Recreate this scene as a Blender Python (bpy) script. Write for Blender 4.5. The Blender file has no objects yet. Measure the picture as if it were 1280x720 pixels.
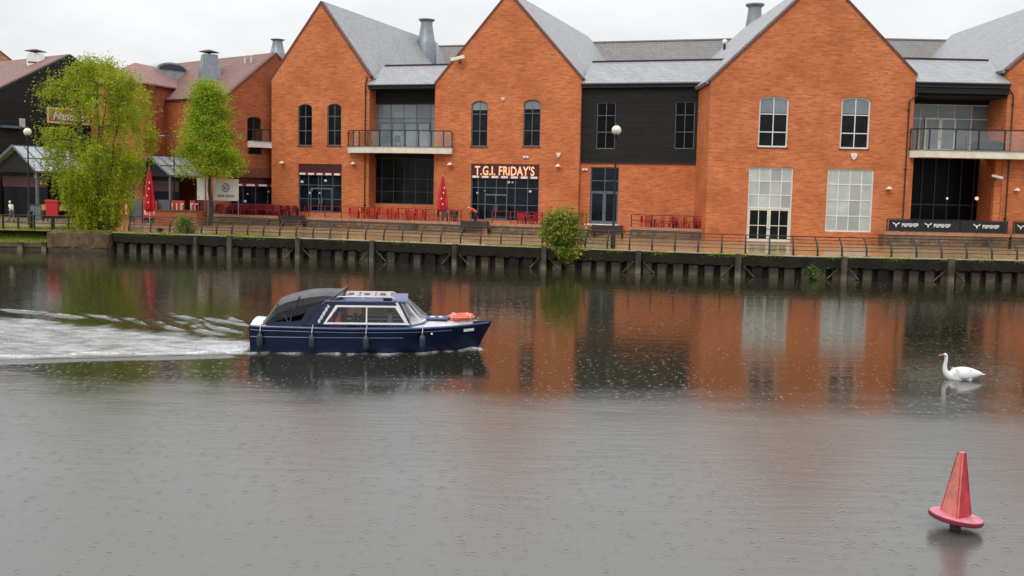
import bpy, bmesh, math, random
import numpy as np
from mathutils import Vector, Matrix
random.seed(7); rng = np.random.default_rng(7)
S = bpy.context.scene; C = S.collection
R = math.radians
# ------------------------------------------------------------------ camera
FPX, HCAM = 1300.0, 5.2
PITCH, ROLL = math.atan(124.0/FPX), 0.0218
FWD = Vector((0, math.cos(PITCH), -math.sin(PITCH)))
_r0, _u0 = Vector((1,0,0)), Vector((0, math.sin(PITCH), math.cos(PITCH)))
RGT = _r0*math.cos(ROLL) + _u0*math.sin(ROLL)
UPV = -_r0*math.sin(ROLL) + _u0*math.cos(ROLL)
CAM = Vector((0,0,HCAM))
cd = bpy.data.cameras.new('camera'); cam = bpy.data.objects.new('camera', cd); C.objects.link(cam)
cd.sensor_width = 36; cd.lens = 36*FPX/1280; cd.clip_start = 0.1; cd.clip_end = 6000
M = Matrix((RGT, UPV, -FWD)).transposed().to_4x4(); M.translation = CAM
cam.matrix_world = M; S.camera = cam
def ray(px, py): return FWD*FPX + RGT*(px-640) - UPV*(py-360)
def hit_z(px, py, z):
    d = ray(px, py); return CAM + d*((z-HCAM)/d.z)
def hit_y(px, py, Y):
    d = ray(px, py); return CAM + d*(Y/d.y)
def project(p):
    d = Vector(p)-CAM; k = FPX/d.dot(FWD); return (640+d.dot(RGT)*k, 360-d.dot(UPV)*k)
class Frame:
    """A facade frame: local x along the wall, local y into the building, z up."""
    def __init__(s, o, ang):
        s.o = Vector((o[0], o[1], 0)); s.a = R(ang)
        s.u = Vector((math.cos(s.a), math.sin(s.a), 0)); s.n = Vector((-math.sin(s.a), math.cos(s.a), 0))
    def at(s, px, py, off=0.0):          # wall point (x, z) on the plane local y = off
        d = ray(px, py); t = ((s.o - CAM).dot(s.n) + off)/d.dot(s.n)
        p = CAM + d*t
        return ((p - s.o).dot(s.u), p.z)
    def rect(s, x0, y0, x1, y1, off=0.0):
        ym, xm = (y0+y1)/2, (x0+x1)/2
        return (s.at(x0, ym, off)[0], s.at(xm, y1, off)[1], s.at(x1, ym, off)[0], s.at(xm, y0, off)[1])
    def w(s, x, y, z): p = s.o + s.u*x + s.n*y; return Vector((p.x, p.y, z))
    def loc(s, p): q = Vector(p) - s.o; return (q.dot(s.u), q.dot(s.n), p[2])
# ------------------------------------------------------------------ mesh tools
class MB:
    def __init__(s): s.v = []; s.f = []
    def add(s, vs, fs):
        b = len(s.v); s.v += [tuple(v) for v in vs]; s.f += [tuple(i+b for i in f) for f in fs]; return s
    def box(s, x0, x1, y0, y1, z0, z1):
        return s.add([(x0,y0,z0),(x1,y0,z0),(x1,y1,z0),(x0,y1,z0),(x0,y0,z1),(x1,y0,z1),(x1,y1,z1),(x0,y1,z1)],
              [(0,3,2,1),(4,5,6,7),(0,1,5,4),(1,2,6,5),(2,3,7,6),(3,0,4,7)])
    def bar(s, p, q, w, h=None):         # rectangular bar p->q
        p, q = Vector(p), Vector(q); h = h or w; d = (q-p).normalized()
        r = Vector((0,0,1)); r = Vector((1,0,0)) if abs(d.dot(r)) > .95 else r
        a = d.cross(r).normalized()*w/2; b = a.cross(d).normalized()*h/2
        vs = [c+e for c in (p, q) for e in (-a-b, a-b, a+b, -a+b)]
        return s.add(vs, [(0,1,2,3),(7,6,5,4),(0,4,5,1),(1,5,6,2),(2,6,7,3),(3,7,4,0)])
    def tube(s, pts, r, n=8, cap=True):
        pts = [Vector(p) for p in pts]; rs = r if isinstance(r, (list, tuple)) else [r]*len(pts)
        vs = []; fs = []
        prev = None
        for i, p in enumerate(pts):
            d = (pts[min(i+1, len(pts)-1)] - pts[max(i-1, 0)]).normalized()
            if prev is None:
                k = Vector((0,0,1)) if abs(d.z) < .9 else Vector((1,0,0)); a = d.cross(k).normalized()
            else: a = (prev - d*prev.dot(d)).normalized()
            prev = a; b = d.cross(a)
            for j in range(n):
                t = 2*math.pi*j/n; vs.append(p + (a*math.cos(t)+b*math.sin(t))*rs[i])
        for i in range(len(pts)-1):
            for j in range(n):
                fs.append((i*n+j, i*n+(j+1)%n, (i+1)*n+(j+1)%n, (i+1)*n+j))
        if cap: fs += [tuple(range(n))[::-1], tuple((len(pts)-1)*n+j for j in range(n))]
        return s.add(vs, fs)
    def lathe(s, prof, n=16, c=(0,0,0), sx=1, sy=1):
        vs = [(c[0]+r*math.cos(2*math.pi*j/n)*sx, c[1]+r*math.sin(2*math.pi*j/n)*sy, c[2]+z) for r, z in prof for j in range(n)]
        fs = [(i*n+j, i*n+(j+1)%n, (i+1)*n+(j+1)%n, (i+1)*n+j) for i in range(len(prof)-1) for j in range(n)]
        fs += [tuple(range(n))[::-1], tuple((len(prof)-1)*n+j for j in range(n))]
        return s.add(vs, fs)
    def ball(s, c, r, n=12, m=8, sx=1, sy=1, sz=1):
        return s.lathe([(max(r*math.sin(math.pi*i/m), r*.02), -r*math.cos(math.pi*i/m)*sz) for i in range(m+1)], n, c, sx, sy)
    def prism(s, poly, y0, y1):          # poly in (x,z), counter-clockwise seen from -y
        n = len(poly)
        vs = [(x, y0, z) for x, z in poly] + [(x, y1, z) for x, z in poly]
        fs = [tuple(range(n)), tuple(range(2*n-1, n-1, -1))] + [(i, i+n, (i+1)%n+n, (i+1)%n) for i in range(n)]
        return s.add(vs, fs)
    def hprism(s, poly, z0, z1):         # poly in (x,y)
        n = len(poly)
        vs = [(x, y, z0) for x, y in poly] + [(x, y, z1) for x, y in poly]
        fs = [tuple(range(n))[::-1], tuple(range(n, 2*n))] + [(i, (i+1)%n, (i+1)%n+n, i+n) for i in range(n)]
        return s.add(vs, fs)
    def torus(s, c, R0, r, n=24, m=10, tilt=None):
        vs = []; fs = []
        for i in range(n):
            t = 2*math.pi*i/n
            for j in range(m):
                q = 2*math.pi*j/m; rr = R0 + r*math.cos(q)
                v = Vector((rr*math.cos(t), rr*math.sin(t), r*math.sin(q)))
                if tilt: v = tilt @ v
                vs.append(v+Vector(c))
        for i in range(n):
            for j in range(m): fs.append((i*m+j, ((i+1)%n)*m+j, ((i+1)%n)*m+(j+1)%m, i*m+(j+1)%m))
        return s.add(vs, fs)
    def build(s, name, mat, parent=None, smooth=False, bevel=0):
        me = bpy.data.meshes.new(name); me.from_pydata(s.v, [], s.f)
        bm = bmesh.new(); bm.from_mesh(me); bmesh.ops.recalc_face_normals(bm, faces=bm.faces); bm.to_mesh(me); bm.free()
        me.update()
        return link(name, me, mat, parent, smooth, bevel)
def link(name, me, mat, parent=None, smooth=False, bevel=0):
    me.name = name
    o = bpy.data.objects.new(name, me); C.objects.link(o)
    if mat is not None:
        me.materials.clear(); me.materials.append(mat)
    if parent is not None: o.parent = parent
    if smooth:
        me.polygons.foreach_set('use_smooth', [True]*len(me.polygons))
        try: me.set_sharp_from_angle(angle=R(45))
        except Exception: pass
    if bevel:
        b = o.modifiers.new('bevel', 'BEVEL'); b.width = bevel; b.segments = 2; b.limit_method = 'ANGLE'
    return o
def slab(outer, holes, y0, y1):
    """wall slab in the x-z plane with holes, between local y0 and y1 -> (verts, faces)"""
    cu = bpy.data.curves.new('slab', 'CURVE'); cu.dimensions = '2D'; cu.fill_mode = 'BOTH'; cu.extrude = (y1-y0)/2
    for loop in [outer]+holes:
        sp = cu.splines.new('POLY'); sp.points.add(len(loop)-1); sp.use_cyclic_u = True
        for p, (x, z) in zip(sp.points, loop): p.co = (x, z, 0, 1)
    ob = bpy.data.objects.new('slab', cu); C.objects.link(ob)
    dg = bpy.context.evaluated_depsgraph_get(); dg.update()
    me = bpy.data.meshes.new_from_object(ob.evaluated_get(dg))
    vs = [(v.co.x, (y0+y1)/2 - v.co.z, v.co.y) for v in me.vertices]
    fs = [tuple(p.vertices) for p in me.polygons]
    bpy.data.objects.remove(ob); bpy.data.curves.remove(cu); bpy.data.meshes.remove(me)
    return vs, fs
def text_mesh(txt, height, width=None, depth=.02, bold=0.0, shear=0.0, spacing=1.0):
    """lettering in the x-z plane, centred, facing -y"""
    cu = bpy.data.curves.new('txt', 'FONT'); cu.body = txt; cu.extrude = depth/2; cu.offset = bold; cu.shear = shear; cu.space_character = spacing
    cu.resolution_u = 4
    ob = bpy.data.objects.new('txt', cu); C.objects.link(ob)
    dg = bpy.context.evaluated_depsgraph_get(); dg.update()
    me = bpy.data.meshes.new_from_object(ob.evaluated_get(dg))
    P = np.array([v.co[:] for v in me.vertices]); lo, hi = P.min(0), P.max(0)
    kz = height/(hi[1]-lo[1]); kx = (width/(hi[0]-lo[0])) if width else kz
    mb = MB(); mb.add([((p[0]-(lo[0]+hi[0])/2)*kx, -p[2], (p[1]-(lo[1]+hi[1])/2)*kz) for p in P], [tuple(q.vertices) for q in me.polygons])
    bpy.data.objects.remove(ob); bpy.data.curves.remove(cu); bpy.data.meshes.remove(me)
    return mb
def shift(mb, x=0, y=0, z=0): mb.v = [(a+x, b+y, c+z) for a, b, c in mb.v]; return mb
def skin(joints, edges, radii, sub=2):
    me = bpy.data.meshes.new('sk'); me.from_pydata(joints, edges, [])
    ob = bpy.data.objects.new('sk', me); C.objects.link(ob)
    ob.modifiers.new('s', 'SKIN'); su = ob.modifiers.new('u', 'SUBSURF'); su.levels = sub; su.render_levels = sub
    for i, r in enumerate(radii):
        me.skin_vertices[0].data[i].radius = (r, r) if not isinstance(r, tuple) else r
        me.skin_vertices[0].data[i].use_root = (i == 0)
    dg = bpy.context.evaluated_depsgraph_get(); dg.update()
    out = bpy.data.meshes.new_from_object(ob.evaluated_get(dg))
    bpy.data.objects.remove(ob); bpy.data.meshes.remove(me)
    mb = MB(); mb.add([v.co[:] for v in out.vertices], [tuple(p.vertices) for p in out.polygons]); bpy.data.meshes.remove(out)
    return mb
def tag(o, label=None, cat=None, group=None, kind=None):
    if label: o['label'] = label
    if cat: o['category'] = cat
    if group: o['group'] = group
    if kind: o['kind'] = kind
    return o
def thing(name, label, cat, loc=(0,0,0), rz=0.0, group=None):
    o = bpy.data.objects.new(name, None); C.objects.link(o); o.location = loc; o.rotation_euler = (0,0,rz)
    o.empty_display_size = .2
    return tag(o, label, cat, group)
def copy_tree(o, loc=None, rz=None, label=None, group=None, parent=None, scale=None):
    c = o.copy(); C.objects.link(c)
    if parent is not None: c.parent = parent
    for ch in [x for x in bpy.data.objects if x.parent == o]: copy_tree(ch, parent=c)
    if loc is not None: c.location = loc
    if rz is not None: c.rotation_euler = (0,0,rz)
    if scale: c.scale = (scale,)*3
    if label: c['label'] = label
    if group: c['group'] = group
    return c
# ------------------------------------------------------------------ materials
def new_mat(name):
    m = bpy.data.materials.new(name); m.use_nodes = True
    nt = m.node_tree; return m, nt, nt.nodes['Principled BSDF']
def N(nt, t, **kw):
    n = nt.nodes.new(t)
    for k, v in kw.items():
        if k.startswith('_'): setattr(n, k[1:], v)
        else: n.inputs[k.replace('__', ' ')].default_value = v
    return n
def L(nt, a, b): nt.links.new(a, b)
def mix(nt, fac, a, b, mode='MIX'):
    n = nt.nodes.new('ShaderNodeMix'); n.data_type = 'RGBA'; n.blend_type = mode
    for s, v in ((0, fac), (6, a), (7, b)):
        if hasattr(v, 'is_output'): L(nt, v, n.inputs[s])
        elif s == 0: n.inputs[0].default_value = v
        else: n.inputs[s].default_value = tuple(v) + ((1,) if len(v) == 3 else ())
    return n.outputs[2]
def ramp(nt, src, stops):
    r = nt.nodes.new('ShaderNodeValToRGB'); L(nt, src, r.inputs[0])
    while len(r.color_ramp.elements) > len(stops): r.color_ramp.elements.remove(r.color_ramp.elements[-1])
    for i, (p, c) in enumerate(stops):
        e = r.color_ramp.elements[i] if i < len(r.color_ramp.elements) else r.color_ramp.elements.new(p)
        e.position = p; e.color = (c, c, c, 1) if not isinstance(c, tuple) else c + (1,)
    return r.outputs[0]
def math_(nt, op, a, b=0.0, clamp=False):
    n = nt.nodes.new('ShaderNodeMath'); n.operation = op; n.use_clamp = clamp
    for i, v in enumerate((a, b)):
        if hasattr(v, 'is_output'): L(nt, v, n.inputs[i])
        else: n.inputs[i].default_value = v
    return n.outputs[0]
def noise(nt, vec, scale, detail=3, rough=.55, sc=None):
    n = nt.nodes.new('ShaderNodeTexNoise'); n.inputs['Scale'].default_value = scale; n.inputs['Detail'].default_value = detail; n.inputs['Roughness'].default_value = rough
    if sc:
        m = nt.nodes.new('ShaderNodeMapping'); m.inputs['Scale'].default_value = sc; L(nt, vec, m.inputs[0]); vec = m.outputs[0]
    L(nt, vec, n.inputs['Vector']); return n.outputs['Fac']
def obj_co(nt): return nt.nodes.new('ShaderNodeTexCoord').outputs['Object']
def wall_co(nt):
    """(x+y, z, 0) of the object's own coordinates: courses run level round every wall"""
    s = nt.nodes.new('ShaderNodeSeparateXYZ'); L(nt, obj_co(nt), s.inputs[0])
    c = nt.nodes.new('ShaderNodeCombineXYZ'); L(nt, math_(nt, 'ADD', s.outputs[0], s.outputs[1]), c.inputs[0]); L(nt, s.outputs[2], c.inputs[1])
    return c.outputs[0]
def bump(nt, h, strength, dist, bsdf):
    b = nt.nodes.new('ShaderNodeBump'); b.inputs['Strength'].default_value = strength; b.inputs['Distance'].default_value = dist
    L(nt, h, b.inputs['Height']); L(nt, b.outputs[0], bsdf.inputs['Normal'])
def brick_mat(name, c1, c2, mortar, dark=.55):
    m, nt, p = new_mat(name); v = wall_co(nt)
    b = nt.nodes.new('ShaderNodeTexBrick'); L(nt, v, b.inputs['Vector'])
    b.inputs['Scale'].default_value = 1; b.inputs['Brick Width'].default_value = .235; b.inputs['Row Height'].default_value = .078
    b.inputs['Mortar Size'].default_value = .008; b.inputs['Mortar Smooth'].default_value = .3; b.inputs['Bias'].default_value = .1
    b.inputs['Color1'].default_value = c1+(1,); b.inputs['Color2'].default_value = c2+(1,); b.inputs['Mortar'].default_value = mortar+(1,)
    n1 = noise(nt, v, 1.0, 4, .6, (.28, .5, 1)); n2 = noise(nt, v, 1.0, 5, .75, (1.6, 7.5, 1)); n3 = noise(nt, v, 1.0, 3, .6, (.9, .12, 1))
    n4 = noise(nt, v, 1.0, 4, .7, (.7, 3.0, 1)); n5 = noise(nt, v, 1.0, 2, .5, (1.1, 6.5, 1))
    a = mix(nt, math_(nt, 'MULTIPLY', ramp(nt, n1, [(.38, 0.0), (.66, 1.0)]), .55), b.outputs[0], tuple(x*dark for x in c1), 'MIX')
    a = mix(nt, ramp(nt, n2, [(.35, .42), (.62, 0.0)]), a, (c1[0]*.42, c1[1]*.4, c1[2]*.55), 'MIX')
    a = mix(nt, ramp(nt, n4, [(.55, 0.0), (.75, .4)]), a, (min(1, c2[0]*1.15), c2[1]*1.5, c2[2]*1.8), 'MIX')
    a = mix(nt, ramp(nt, n5, [(.50, 0.0), (.64, .58)]), a, (c1[0]*.52, c1[1]*.5, c1[2]*.6), 'MIX')
    a = mix(nt, ramp(nt, n3, [(.60, 0.0), (.80, .35)]), a, (c1[0]*.55, c1[1]*.6, c1[2]*.8), 'MIX')
    n6 = noise(nt, v, 1.0, 4, .65, (.16, .22, 1)); a = mix(nt, ramp(nt, n6, [(.48, 0.0), (.66, .48)]), a, (c1[0]*.62, c1[1]*.60, c1[2]*.75), 'MIX')
    L(nt, a, p.inputs['Base Color']); p.inputs['Roughness'].default_value = .8; p.inputs['Specular IOR Level'].default_value = .25
    bump(nt, math_(nt, 'ADD', b.outputs['Fac'], math_(nt, 'MULTIPLY', n2, -1.2)), .5, -.02, p)
    return m
def slate_mat(name, base, var, rough=.38, row=.22, w=.3):
    m, nt, p = new_mat(name); v = wall_co(nt)
    b = nt.nodes.new('ShaderNodeTexBrick'); L(nt, v, b.inputs['Vector']); b.inputs['Scale'].default_value = 1
    b.inputs['Brick Width'].default_value = w; b.inputs['Row Height'].default_value = row; b.inputs['Mortar Size'].default_value = .016; b.inputs['Mortar Smooth'].default_value = .2
    b.inputs['Color1'].default_value = base+(1,); b.inputs['Color2'].default_value = tuple(x*var for x in base)+(1,); b.inputs['Mortar'].default_value = tuple(x*.35 for x in base)+(1,)
    n1 = noise(nt, v, 1.0, 4, .6, (.5, .35, 1)); n2 = noise(nt, v, 1.0, 4, .7, (1.2, 5, 1))
    a = mix(nt, ramp(nt, n1, [(.42, 0.0), (.72, .5)]), b.outputs[0], (base[0]*.62, base[1]*.6, base[2]*.52))
    a = mix(nt, ramp(nt, n2, [(.3, .35), (.6, 0.0)]), a, tuple(x*.55 for x in base))
    L(nt, a, p.inputs['Base Color'])
    L(nt, ramp(nt, n2, [(.3, rough+.2), (.7, rough)]), p.inputs['Roughness'])
    bump(nt, math_(nt, 'ADD', b.outputs['Fac'], math_(nt, 'MULTIPLY', n2, -.8)), .6, -.02, p)
    return m
def board_mat(name, base, row=.16):
    m, nt, p = new_mat(name); v = wall_co(nt)
    b = nt.nodes.new('ShaderNodeTexBrick'); L(nt, v, b.inputs['Vector']); b.inputs['Scale'].default_value = 1
    b.inputs['Brick Width'].default_value = 3.2; b.inputs['Row Height'].default_value = row; b.inputs['Mortar Size'].default_value = .014
    b.inputs['Color1'].default_value = base+(1,); b.inputs['Color2'].default_value = tuple(x*1.9 for x in base)+(1,); b.inputs['Mortar'].default_value = tuple(x*.2 for x in base)+(1,)
    n2 = noise(nt, v, 1.0, 5, .7, (.8, 9, 1))
    a = mix(nt, ramp(nt, n2, [(.4, 0.0), (.75, .5)]), b.outputs[0], tuple(x*2.8 for x in base))
    L(nt, a, p.inputs['Base Color']); p.inputs['Roughness'].default_value = .7; p.inputs['Specular IOR Level'].default_value = .3
    bump(nt, b.outputs['Fac'], .6, -.02, p); return m
def plain(name, col, rough=.5, metal=0.0, var=.25, scale=3.0, spec=.5, bmp=0.0):
    m, nt, p = new_mat(name); v = obj_co(nt)
    n = noise(nt, v, scale, 4, .6)
    L(nt, mix(nt, ramp(nt, n, [(.3, 0.0), (.7, 1.0)]), tuple(x*(1-var) for x in col), tuple(min(1, x*(1+var*.5)) for x in col)), p.inputs['Base Color'])
    p.inputs['Roughness'].default_value = rough; p.inputs['Metallic'].default_value = metal; p.inputs['Specular IOR Level'].default_value = spec
    if bmp: bump(nt, noise(nt, v, scale*6, 4, .6), .5, bmp, p)
    return m
def glass_mat(name, col, rough=.04, spec=.6, var=1.0):
    m, nt, p = new_mat(name); v = obj_co(nt)
    n = noise(nt, v, .9, 3, .6, (1, 1, 1)); n2 = noise(nt, v, 2.6, 4, .65)
    a = mix(nt, ramp(nt, n, [(.35, 0.0), (.7, 1.0)]), tuple(x*(1-.55*var) for x in col), tuple(x*(1+.4*var) for x in col))
    if var < .9:
        g = nt.nodes.new('ShaderNodeNewGeometry'); a = mix(nt, ramp(nt, g.outputs['Random Per Island'], [(.0, .75), (.35, .15), (.8, .0)]), a, tuple(x*.42 for x in col))
    if var > .9: a = mix(nt, ramp(nt, n2, [(.58, 0.0), (.8, .35)]), a, (.05, .04, .033))
    L(nt, a, p.inputs['Base Color']); p.inputs['Roughness'].default_value = rough; p.inputs['Specular IOR Level'].default_value = spec
    bump(nt, noise(nt, v, .7, 2, .5), .12, .03, p)
    return m
def clear_glass(name, tint=(.9,.95,.95), refl=.14):
    m = bpy.data.materials.new(name); m.use_nodes = True; nt = m.node_tree; nt.nodes.clear()
    t = N(nt, 'ShaderNodeBsdfTransparent', Color=tint+(1,)); g = N(nt, 'ShaderNodeBsdfGlossy', Roughness=.03)
    mx = nt.nodes.new('ShaderNodeMixShader'); mx.inputs[0].default_value = refl
    L(nt, t.outputs[0], mx.inputs[1]); L(nt, g.outputs[0], mx.inputs[2])
    o = nt.nodes.new('ShaderNodeOutputMaterial'); L(nt, mx.outputs[0], o.inputs[0]); return m
def emit(name, col, st):
    m, nt, p = new_mat(name); p.inputs['Base Color'].default_value = col+(1,); p.inputs['Emission Color'].default_value = col+(1,); p.inputs['Emission Strength'].default_value = st; return m
def leaf_mat(name, c1, c2, c3, trans=.35):
    m, nt, p = new_mat(name)
    g = nt.nodes.new('ShaderNodeNewGeometry'); v = obj_co(nt)
    n = noise(nt, v, .55, 3, .6)
    a = mix(nt, g.outputs['Random Per Island'], c1, c2)
    a = mix(nt, ramp(nt, n, [(.4, 0.0), (.68, .8)]), a, c3)
    L(nt, a, p.inputs['Base Color']); p.inputs['Roughness'].default_value = .55; p.inputs['Specular IOR Level'].default_value = .3
    t = nt.nodes.new('ShaderNodeBsdfTranslucent'); L(nt, a, t.inputs[0])
    mx = nt.nodes.new('ShaderNodeMixShader'); mx.inputs[0].default_value = trans
    o = nt.nodes['Material Output']; L(nt, p.outputs[0], mx.inputs[1]); L(nt, t.outputs[0], mx.inputs[2]); L(nt, mx.outputs[0], o.inputs[0])
    return m
BRICK = brick_mat('orange_brick', (.70,.185,.058), (.82,.260,.090), (.54,.31,.18), .58)
BRICK2 = brick_mat('red_brick', (.47,.115,.045), (.55,.15,.060), (.40,.20,.12), .62)
COPING = plain('brick_coping', (.16,.055,.035), .7, var=.4, scale=6)
STONECAP = plain('pink_coping', (.42,.20,.13), .6, var=.3, scale=2.5)
SLATE = slate_mat('wet_slate', (.37,.38,.40), .80)
SLATE_D = slate_mat('old_slate', (.25,.235,.225), .78, .5)
TILE = slate_mat('brown_tile', (.26,.135,.115), .75, .55, .3, .28)
TILE_P = slate_mat('pink_tile', (.36,.18,.16), .8, .5, .3, .28)
BOARD = board_mat('black_boarding', (.0085,.0076,.0068), .19)
BLACK = plain('black_paint', (.010,.010,.011), .45)
IRON = plain('black_iron', (.008,.008,.009), .5)
PIPE = plain('dark_pipe', (.025,.010,.009), .5)
GREYF = plain('grey_frame', (.10,.125,.145), .45)
DKFRAME = plain('dark_frame', (.035,.045,.055), .45)
MIDFRAME = plain('mid_grey_frame', (.13,.15,.165), .45)
WHITE = plain('white_paint', (.74,.74,.71), .45, var=.12)
CREAM = plain('cream_paint', (.70,.66,.52), .5, var=.12)
SLABC = plain('cream_concrete', (.76,.71,.58), .7, var=.2, scale=1.5)
GL_DARK = glass_mat('dark_glass', (.008,.010,.013), .08, .16)
GL_BLACK = plain('unlit_interior_glass', (.004,.004,.005), .3, spec=.1)
GL_SKY = glass_mat('sky_glass', (.20,.235,.26), .1, .6, .3)  # reflected sky put into the pane's base colour
GL_PALE = glass_mat('pale_glass', (.50,.53,.51), .1, .5, .25)
GL_NAVY = glass_mat('navy_glass', (.007,.010,.018), .06, .2)
CLEAR = clear_glass('balcony_glass')
ROOFGLASS = plain('roof_glass', (.30,.34,.35), .12, var=.3, scale=1.2)
GREYMET = plain('grey_cowl', (.22,.245,.275), .4, .3, var=.2)
LAMPG = plain('lamp_globe', (.78,.74,.62), .3, var=.08)
RED = plain('red_plastic', (.52,.012,.02), .4, var=.25)
REDO = plain('red_orange', (.62,.045,.02), .45, var=.25)
DKRED = plain('dark_red_wood', (.20,.012,.014), .5, var=.3)
MAROON = plain('maroon_sign', (.06,.010,.011), .5, var=.2)
NEON = emit('lit_letters', (1.0,.50,.26), .50)
WARM = emit('warm_bulb', (1.0,.66,.30), .9)
SHEETW = plain('white_sheet', (.68,.66,.62), .6, var=.08, scale=1.2)
PURPLE = plain('emblem_ink', (.20,.17,.26), .6)
# ------------------------------------------------------------------ building helpers
ZG = 1.4
A = Frame(hit_y(630, 300, 92.6), -18.4)
B = Frame((0, 82.3), 0.0)
def rectp(r): x0, z0, x1, z1 = r; return [(x0,z0),(x1,z0),(x1,z1),(x0,z1)]
def archp(r, rise, n=8):
    x0, z0, x1, z1 = r; w = (x1-x0)/2; cx = (x0+x1)/2
    return [(x0,z0),(x1,z0)] + [(cx+w*math.cos(math.pi*i/n), z1-rise+rise*math.sin(math.pi*i/n)) for i in range(n+1)]
class Bd:
    """one building: an Empty at its base and parts laid out in its facade frame"""
    def __init__(s, name, fr, xa, label, cat='building', y=0.0, z=ZG):
        s.fr = fr; s.o = (xa, y, z); s.root = thing(name, label, cat, fr.w(xa, y, z), fr.a)
    def put(s, mb, name, mat, parent=None, **k):
        shift(mb, -s.o[0], -s.o[1], -s.o[2]); return mb.build(name, mat, parent or s.root, **k)
def add_window(b, r, cols, rows, fmat, gmat, y=.12, fw=.07, arch=0, name='window', sill=None, mw=None):
    """rows: list of fractions (from the bottom) where the transoms lie; r = (x0,z0,x1,z1)"""
    x0, z0, x1, z1 = r; f = MB(); mw = mw or fw*.7
    if arch:
        o = archp(r, arch, 10); cx, cz = (x0+x1)/2, z0
        k = len(o); inn = archp((x0+fw, z0+fw, x1-fw, z1-fw), arch-fw*.4, 10)
        for i in range(k):
            j = (i+1) % k
            f.prism([o[i], o[j], inn[j], inn[i]], y, y+.08)
    else:
        f.box(x0, x0+fw, y, y+.08, z0, z1); f.box(x1-fw, x1, y, y+.08, z0, z1)
        f.box(x0+fw, x1-fw, y, y+.08, z0, z0+fw); f.box(x0+fw, x1-fw, y, y+.08, z1-fw, z1)
    cs = cols if isinstance(cols, list) else [i/cols for i in range(1, cols)]
    for t in cs:
        xm = x0+(x1-x0)*t; f.box(xm-mw/2, xm+mw/2, y+.008, y+.07, z0+fw*.5, z1-(0 if not arch else arch*.02)-fw*.5)
    for t in rows:
        zm = z0+(z1-z0)*t; f.box(x0+fw*.5, x1-fw*.5, y+.013, y+.065, zm-mw/2, zm+mw/2)
    w = b.put(f, name, fmat)
    g = MB()
    if arch: g.prism(archp((x0+.01, z0+.01, x1-.01, z1-.01), arch, 10), y+.045, y+.055)
    elif gmat in (GL_PALE, GL_SKY):
        cx_ = [x0+.01]+[x0+(x1-x0)*t for t in cs]+[x1-.01]; cz_ = [z0+.01]+[z0+(z1-z0)*t for t in rows]+[z1-.01]
        for xa_, xb_ in zip(cx_, cx_[1:]):
            for za_, zb_ in zip(cz_, cz_[1:]): g.box(xa_+.004, xb_-.004, y+.045, y+.055, za_+.004, zb_-.004)
    else: g.box(x0+.01, x1-.01, y+.045, y+.055, z0+.01, z1-.01)
    b.put(g, 'pane', gmat, w)
    if sill:
        sm = MB(); sm.box(x0-.06, x1+.06, -.07, y, z0-.09, z0-.003); b.put(sm, 'sill', sill, w)
    return w
def chevron(x0, z0, xa, za, x1, z1, up, dn):
    def off(p, q, d):
        dx, dz = q[0]-p[0], q[1]-p[1]; l = math.hypot(dx, dz); return (-dz/l*d, dx/l*d)
    def line(d):
        a = off((x0,z0),(xa,za),d); c = off((xa,za),(x1,z1),d)
        sl1 = (za-z0)/(xa-x0); sl2 = (z1-za)/(x1-xa)
        p, q = (x0+a[0], z0+a[1]), (x1+c[0], z1+c[1])
        xi = (q[1]-p[1]+sl1*p[0]-sl2*q[0])/(sl1-sl2); zi = p[1]+sl1*(xi-p[0])
        return p, (xi, zi), q
    a, m_, c = line(dn); a2, m2, c2 = line(up)
    return [a, m_, c, c2, m2, a2]
def gable_building(name, fr, xL, zL, xA, zA, xR, zR, Ln, holes, brick, roof, label, cat='building', cap=COPING, over=0.12, th=.34):
    b = Bd(name, fr, xA, label, cat)
    outer = [(xL, .9), (xR, .9), (xR, zR), (xA, zA), (xL, zL)]
    w = MB(); w.add(*slab(outer, holes, 0, th))
    w.box(xL, xL+.3, th, Ln, .9, zL-.15); w.box(xR-.3, xR, th, Ln, .9, zR-.15)
    w.prism([(xL+.31, .9), (xR-.31, .9), (xR-.31, zR-.15), (xA, zA-.3), (xL+.31, zL-.15)], Ln-.3, Ln)
    b.put(w, 'wall', brick)
    r = MB(); r.prism(chevron(xL-.25, zL-.25*(zA-zL)/(xA-xL), xA, zA, xR+.25, zR-.25*(zA-zR)/(xR-xA), over, -.08), th+.10, Ln+.1)
    b.put(r, 'roof', roof)
    k = MB(); k.prism(chevron(xL-.10, zL-.10*(zA-zL)/(xA-xL), xA, zA, xR+.10, zR-.10*(zA-zR)/(xR-xA), .09, -.10), -.06, th+.09)
    b.put(k, 'verge', cap)
    return b
def downpipe(b, x, y, z0, z1, kick=0.0, r=.055):
    m = MB(); m.tube([(x+kick, y-.0, z1), (x+kick, y, z1-.25), (x, y, z1-.7), (x, y, z0)], r, 8)
    for z in (z0+1.2, (z0+z1)/2, z1-1.4): m.box(x-.09, x+.09, y-.07, y+.10, z-.05, z+.05)
    return b.put(m, 'downpipe', PIPE)
# ------------------------------------------------------------------ gable 1 (narrow)
ZB = 1.4; ZT = 2.2
def P(fr, x, y, off=0): return fr.at(x, y, off)
HR = 22.0
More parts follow.
